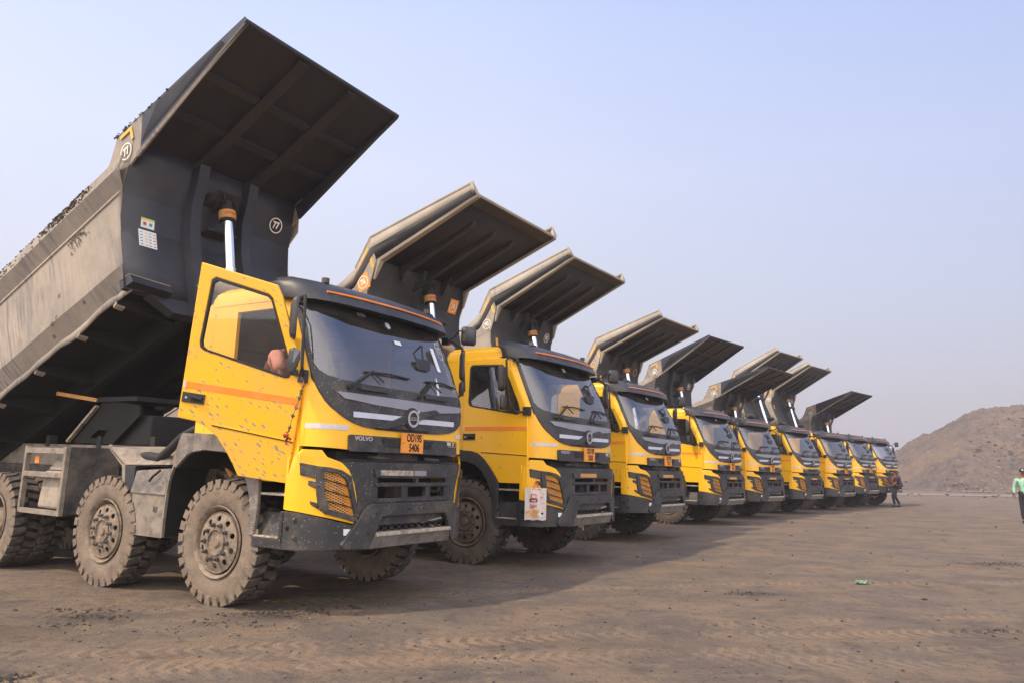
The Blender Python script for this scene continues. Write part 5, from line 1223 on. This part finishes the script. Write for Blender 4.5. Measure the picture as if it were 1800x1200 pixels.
bko=bp.build('backpack',None,bevel=.03); bko.location=p1.location; bko.rotation_euler=p1.rotation_euler
tag(bko,'dark blue backpack with orange straps worn by the walking man','backpack')
# man in the mint shirt at the right edge
W2=dict(pelvis=(0,0,.93),hem=(0,0,.86),waist=(.0,0,1.06),chest=(.0,0,1.25),neck0=(-.01,0,1.40),neck=(.0,0,1.46),head=(.02,0,1.58),face=(1,0,0),
 sh_l=(0,.19,1.375),el_l=(-.02,.26,1.10),wr_l=(.04,.25,.86),hand_l=(.07,.24,.77),across_l=(1,0,0),
 sh_r=(0,-.19,1.375),el_r=(-.05,-.27,1.11),wr_r=(.03,-.28,.87),hand_r=(.06,-.26,.79),across_r=(1,0,0),
 hip_l=(0,.09,.90),kn_l=(.02,.14,.49),an_l=(-.02,.16,.08),toe_l=(.12,.20,.035),
 hip_r=(0,-.09,.90),kn_r=(.03,-.10,.49),an_r=(-.01,-.09,.08),toe_r=(.13,-.10,.035))
p2=person(W2,'skin','mint_cloth','black_cloth','black_cloth','man in a mint green long-sleeved shirt and dark cap standing at the right edge',(16.60,24.25,0),R(236),1.0,long_sleeve=True,cap=True)
bk=MB(); bk.hexa([(.03,-.33,.78),(.12,-.33,.78),(.12,-.30,.78),(.03,-.30,.78),(.03,-.33,.96),(.12,-.33,.96),(.12,-.30,.96),(.03,-.30,.96)],'chassis_metal'); bko2=bk.build('notebook',None,bevel=.003); bko2.location=p2.location; bko2.rotation_euler=p2.rotation_euler
tag(bko2,'small dark notebook in the hand of the man in the mint shirt','notebook')
pm=MB(); pm.box((.137,-.02,1.17),(.143,.05,1.19),'ink_black'); pm.bar((.135,-.12,1.33),(.137,.12,1.33),.006,.004,'step_metal'); pm.build('pocket_mark',p2)
# driver leaning forward in the open cab
D=dict(pelvis=(-1.28,-.62,2.03),hem=(-1.30,-.62,2.0),waist=(-1.24,-.80,2.16),chest=(-1.10,-.88,2.36),neck0=(-.94,-.78,2.47),neck=(-.90,-.74,2.47),head=(-.80,-.72,2.50),face=(.9,-.1,-.45),
 sh_l=(-.98,-.56,2.40),el_l=(-.78,-.46,2.2),wr_l=(-.62,-.5,2.32),hand_l=(-.55,-.52,2.36),across_l=(0,1,0),
 sh_r=(-.98,-.95,2.43),el_r=(-.82,-1.0,2.17),wr_r=(-.62,-.9,2.10),hand_r=(-.54,-.88,2.08),across_r=(0,1,0),
 hip_l=(-1.26,-.53,2.02),kn_l=(-.86,-.5,1.99),an_l=(-.78,-.5,1.64),toe_l=(-.66,-.5,1.60),
 hip_r=(-1.26,-.71,2.02),kn_r=(-.86,-.74,1.99),an_r=(-.78,-.74,1.64),toe_r=(-.66,-.74,1.60))
p3=person(D,'skin_dark','pink_cloth','black_cloth','black_cloth','driver in a pink shirt leaning forward inside the open-door cab',t1.location,0)
p3.rotation_euler=t1.rotation_euler; p3.location=t1.location+Vector((.0,-.03,.03))
# ------------------------------------------------------------ small things
m=MB(); pts=[(-.20,-1.33,2.17),(-.134,-1.345,2.111),(-.131,-1.35,2.079),(-.151,-1.35,2.016),(-.171,-1.35,1.954),(-.202,-1.35,1.878),(-.238,-1.35,1.794),(-.267,-1.35,1.695),(-.30,-1.35,1.617)]
m.tube(pts,.003,'garland_dry',5)
rng=random.Random(4)
for i,p in enumerate(pts[2:-1]):
    mm='garland_brown' if i in (0,3) else 'garland_dry'
    for k in range(3): blob(m,(p[0]+rng.uniform(-.004,.004),p[1],p[2]+rng.uniform(-.012,.012)),.017,.017,.022,rng,mm)
for k in range(26): blob(m,(-.30+rng.gauss(0,.017),-1.35+rng.gauss(0,.012),1.60+rng.gauss(0,.026)),.012,.012,.013,rng,'garland_red' if k%4 else 'ink_black')
ga=m.build('garland'); ga.location=t1.location; ga.rotation_euler=t1.rotation_euler
tag(ga,'dried garland of beads with red flowers hanging from the nearest cab','garland')
# printed paper bag on the second truck
m=MB(); cx,cy=-.155,-1.185; dv=Vector((.205,.148,0)).normalized(); nv=Vector((dv.y,-dv.x,0)); 
def BG(s,z,o): 
    b_=.028*max(0,1-(abs(s)/.15)**2)*max(0,1-((z-.88)/.24)**2); q=Vector((cx,cy,0))+dv*s+nv*(.075+b_+o+.008*math.sin(s*40+z*9)); return (q.x,q.y,z)
S_=[-.148+.0296*i for i in range(11)]; Z_=[.685+.043*i for i in range(11)]
m.grid([[BG(s,z+(.006*math.sin(s*50) if k in(0,10) else 0),0) for s in S_] for k,z in enumerate(Z_)],'bag_paper'); m.grid([[BG(s,z,-.03) for s in S_] for z in Z_],'bag_paper')
bag=m.build('paper_bag',smooth=40); bag.location=t2.location; bag.rotation_euler=t2.rotation_euler
tag(bag,'printed white paper bag hanging on the lamp guard of the second truck','paper bag')
m=MB()
def patch(poly,mm,o): m.add([BG(a,b,o) for a,b in poly],[tuple(range(len(poly)))],mm)
def gridp(s0,s1,z0,z1,mm,o,n=4): m.grid([[BG(s0+(s1-s0)*i/n,z0+(z1-z0)*j/n,o) for i in range(n+1)] for j in range(n+1)],mm)
gridp(-.085,.025,.925,.975,'bag_maroon',.004); gridp(-.07,.01,.975,1.035,'bag_red',.004); gridp(-.055,-.005,.985,1.02,'bag_paper',.006,2); gridp(-.06,0,.938,.955,'bag_paper',.006,2)
gridp(-.085,.02,.885,.893,'bag_red',.004); gridp(-.08,.015,.865,.877,'bag_red',.004); gridp(-.08,-.02,.842,.856,'bag_red',.004)
m.grid([[BG(-.02+r_*.115*math.cos(q*math.pi/12),.775+r_*.05*math.sin(q*math.pi/12),.004) for q in range(25)] for r_ in (.02,.5,1)],'bag_food'); m.grid([[BG(.075+r_*.04*math.cos(q*math.pi/8),.765+r_*.032*math.sin(q*math.pi/8),.007) for q in range(17)] for r_ in (.05,1)],'sticker_white')
m.grid([[BG(.092+r_*.018*math.cos(q*math.pi/8),.775+r_*.016*math.sin(q*math.pi/8),.009) for q in range(17)] for r_ in (.1,1)],'ink_black')
for k in range(16):
    s0=rng.uniform(.05,.12); z0=rng.uniform(.90,1.08); gridp(s0,s0+rng.uniform(.006,.022),z0,z0+rng.uniform(.004,.010),'bag_red' if k%3 else 'plate_orange',.004,1)
for k in range(10):
    s0=rng.uniform(-.14,.1); gridp(s0,s0+.02,1.085+rng.uniform(0,.02),1.092+rng.uniform(0,.02),'bag_red',.004,1)
m.build('printed_front',bag)
m=MB(); m.tube([BG(-.03,1.11,-.01),BG(-.01,1.17,-.01),BG(0,1.215,-.03),BG(.02,1.17,-.01),BG(.04,1.11,-.01)],.009,'orange_cloth',6); m.build('handle',bag,smooth=40)
# dashboard garland in the fourth cab
m=MB()
for k in range(90):
    v=rng.uniform(-.8,.85); blob(m,(-.36+rng.gauss(0,.02),v,2.17+rng.gauss(0,.018)),.03,.03,.025,rng,('garland_red','ink_yellow','green_plastic','orange_cloth')[k%4] if k%7 else 'green_plastic')
dg=m.build('dashboard_garland'); dg.location=trucks[3].location; dg.rotation_euler=trucks[3].rotation_euler
tag(dg,'red, orange and green garland along the dashboard of the fourth truck','garland')
# crumpled green plastic bag
m=MB(); 
for k in range(7):
    cx_,cy_,a_=rng.gauss(0,.04),rng.gauss(0,.02),rng.uniform(0,3.1); G_=[]
    for i in range(7):
        G_.append([(cx_+math.cos(a_)*(i-3)*.013-math.sin(a_)*(j-3)*.010,cy_+math.sin(a_)*(i-3)*.013+math.cos(a_)*(j-3)*.010,.006+abs(.055*noise.noise(Vector((i*.6+k*5,j*.6,k))))+.012*max(0,1-abs(i-3)/3)) for j in range(7)])
    m.grid(G_,'green_plastic')
gb=m.build('plastic_bag'); gb.location=(4.53,9.84,0); tag(gb,'crumpled green plastic bag lying on the bare dirt','plastic bag')
def wpt(v,z,o): return (interp(v,CAB)+csh(z)+.012+.05*math.sin(math.pi*max(0,min(1,(z-2.15)/.82)))*math.sqrt(max(0,1-(abs(v)/1.145)**4))+o,v,z)
ws1=[o for o in C.objects if o.parent==t1 and o.name.startswith('windscreen')][0]
m=MB(); Q=lambda a,b_,c,d,mm,o=0: m.add([wpt(a,c,o),wpt(b_,c,o),wpt(b_,d,o),wpt(a,d,o)],[(0,1,2,3)],mm)
Q(.60,.67,2.44,2.72,'sticker_white'); Q(-.07,.04,2.655,2.70,'sticker_white'); Q(-.50,-.38,2.90,2.94,'grey_reflective')
ring(m,0,0,.085,.012,'ink_white',lambda x,y,z:wpt(.775+x*.75,2.70+y*1.25,.004)); text(m,'77',.12,'ink_white',lambda x,y,z:wpt(.775+x,2.70+y,.004),.001,.6,.003)
bm=plate_bm([( (.045 if k%2 else .03)*math.cos(k*math.pi/8),(.045 if k%2 else .03)*math.sin(k*math.pi/8)) for k in range(16)],(),.001); m.bmesh_in(bm,'sticker_white',lambda c:wpt(-.07+c.x,2.865+c.y,.004+c.z)); bm.free()
m.build('windscreen_sticker',ws1)
for k,tr in enumerate(trucks[1:4]):
    wsx=[o for o in C.objects if o.parent==tr and o.name.startswith('windscreen')][0]
    m=MB(); Q(-.16,-.08,2.87,2.93,'sticker_white')
    m.build('windscreen_sticker',wsx)
# rag hanging below the second truck's bumper
m=MB(); m.tube([(.05,-.30,.60),(.07,-.24,.55),(.06,-.16,.57),(.07,-.05,.60),(.05,.10,.62)],.013,'dusty_plastic',6); m.tube([(.06,-.16,.57),(.07,-.15,.50)],.012,'dusty_plastic',6); m.build('rag',t2,smooth=50)
# ------------------------------------------------------------ haze
mat('air',(1,1,1)); hm=bpy.data.materials.new('haze'); hm.use_nodes=True; ht=hm.node_tree; ht.nodes.clear()
pv=N(ht,'ShaderNodeVolumePrincipled'); pv.inputs['Color'].default_value=(.92,.89,.92,1); pv.inputs['Density'].default_value=.0016; pv.inputs['Anisotropy'].default_value=.3
ho=N(ht,'ShaderNodeOutputMaterial'); ht.links.new(pv.outputs[0],ho.inputs['Volume'])
m=MB(); m.box((-1600,-400,-2),(1600,2600,18),'air'); hz=m.build('haze'); hz.data.materials.clear(); hz.data.materials.append(hm); tag(hz,kind='stuff')
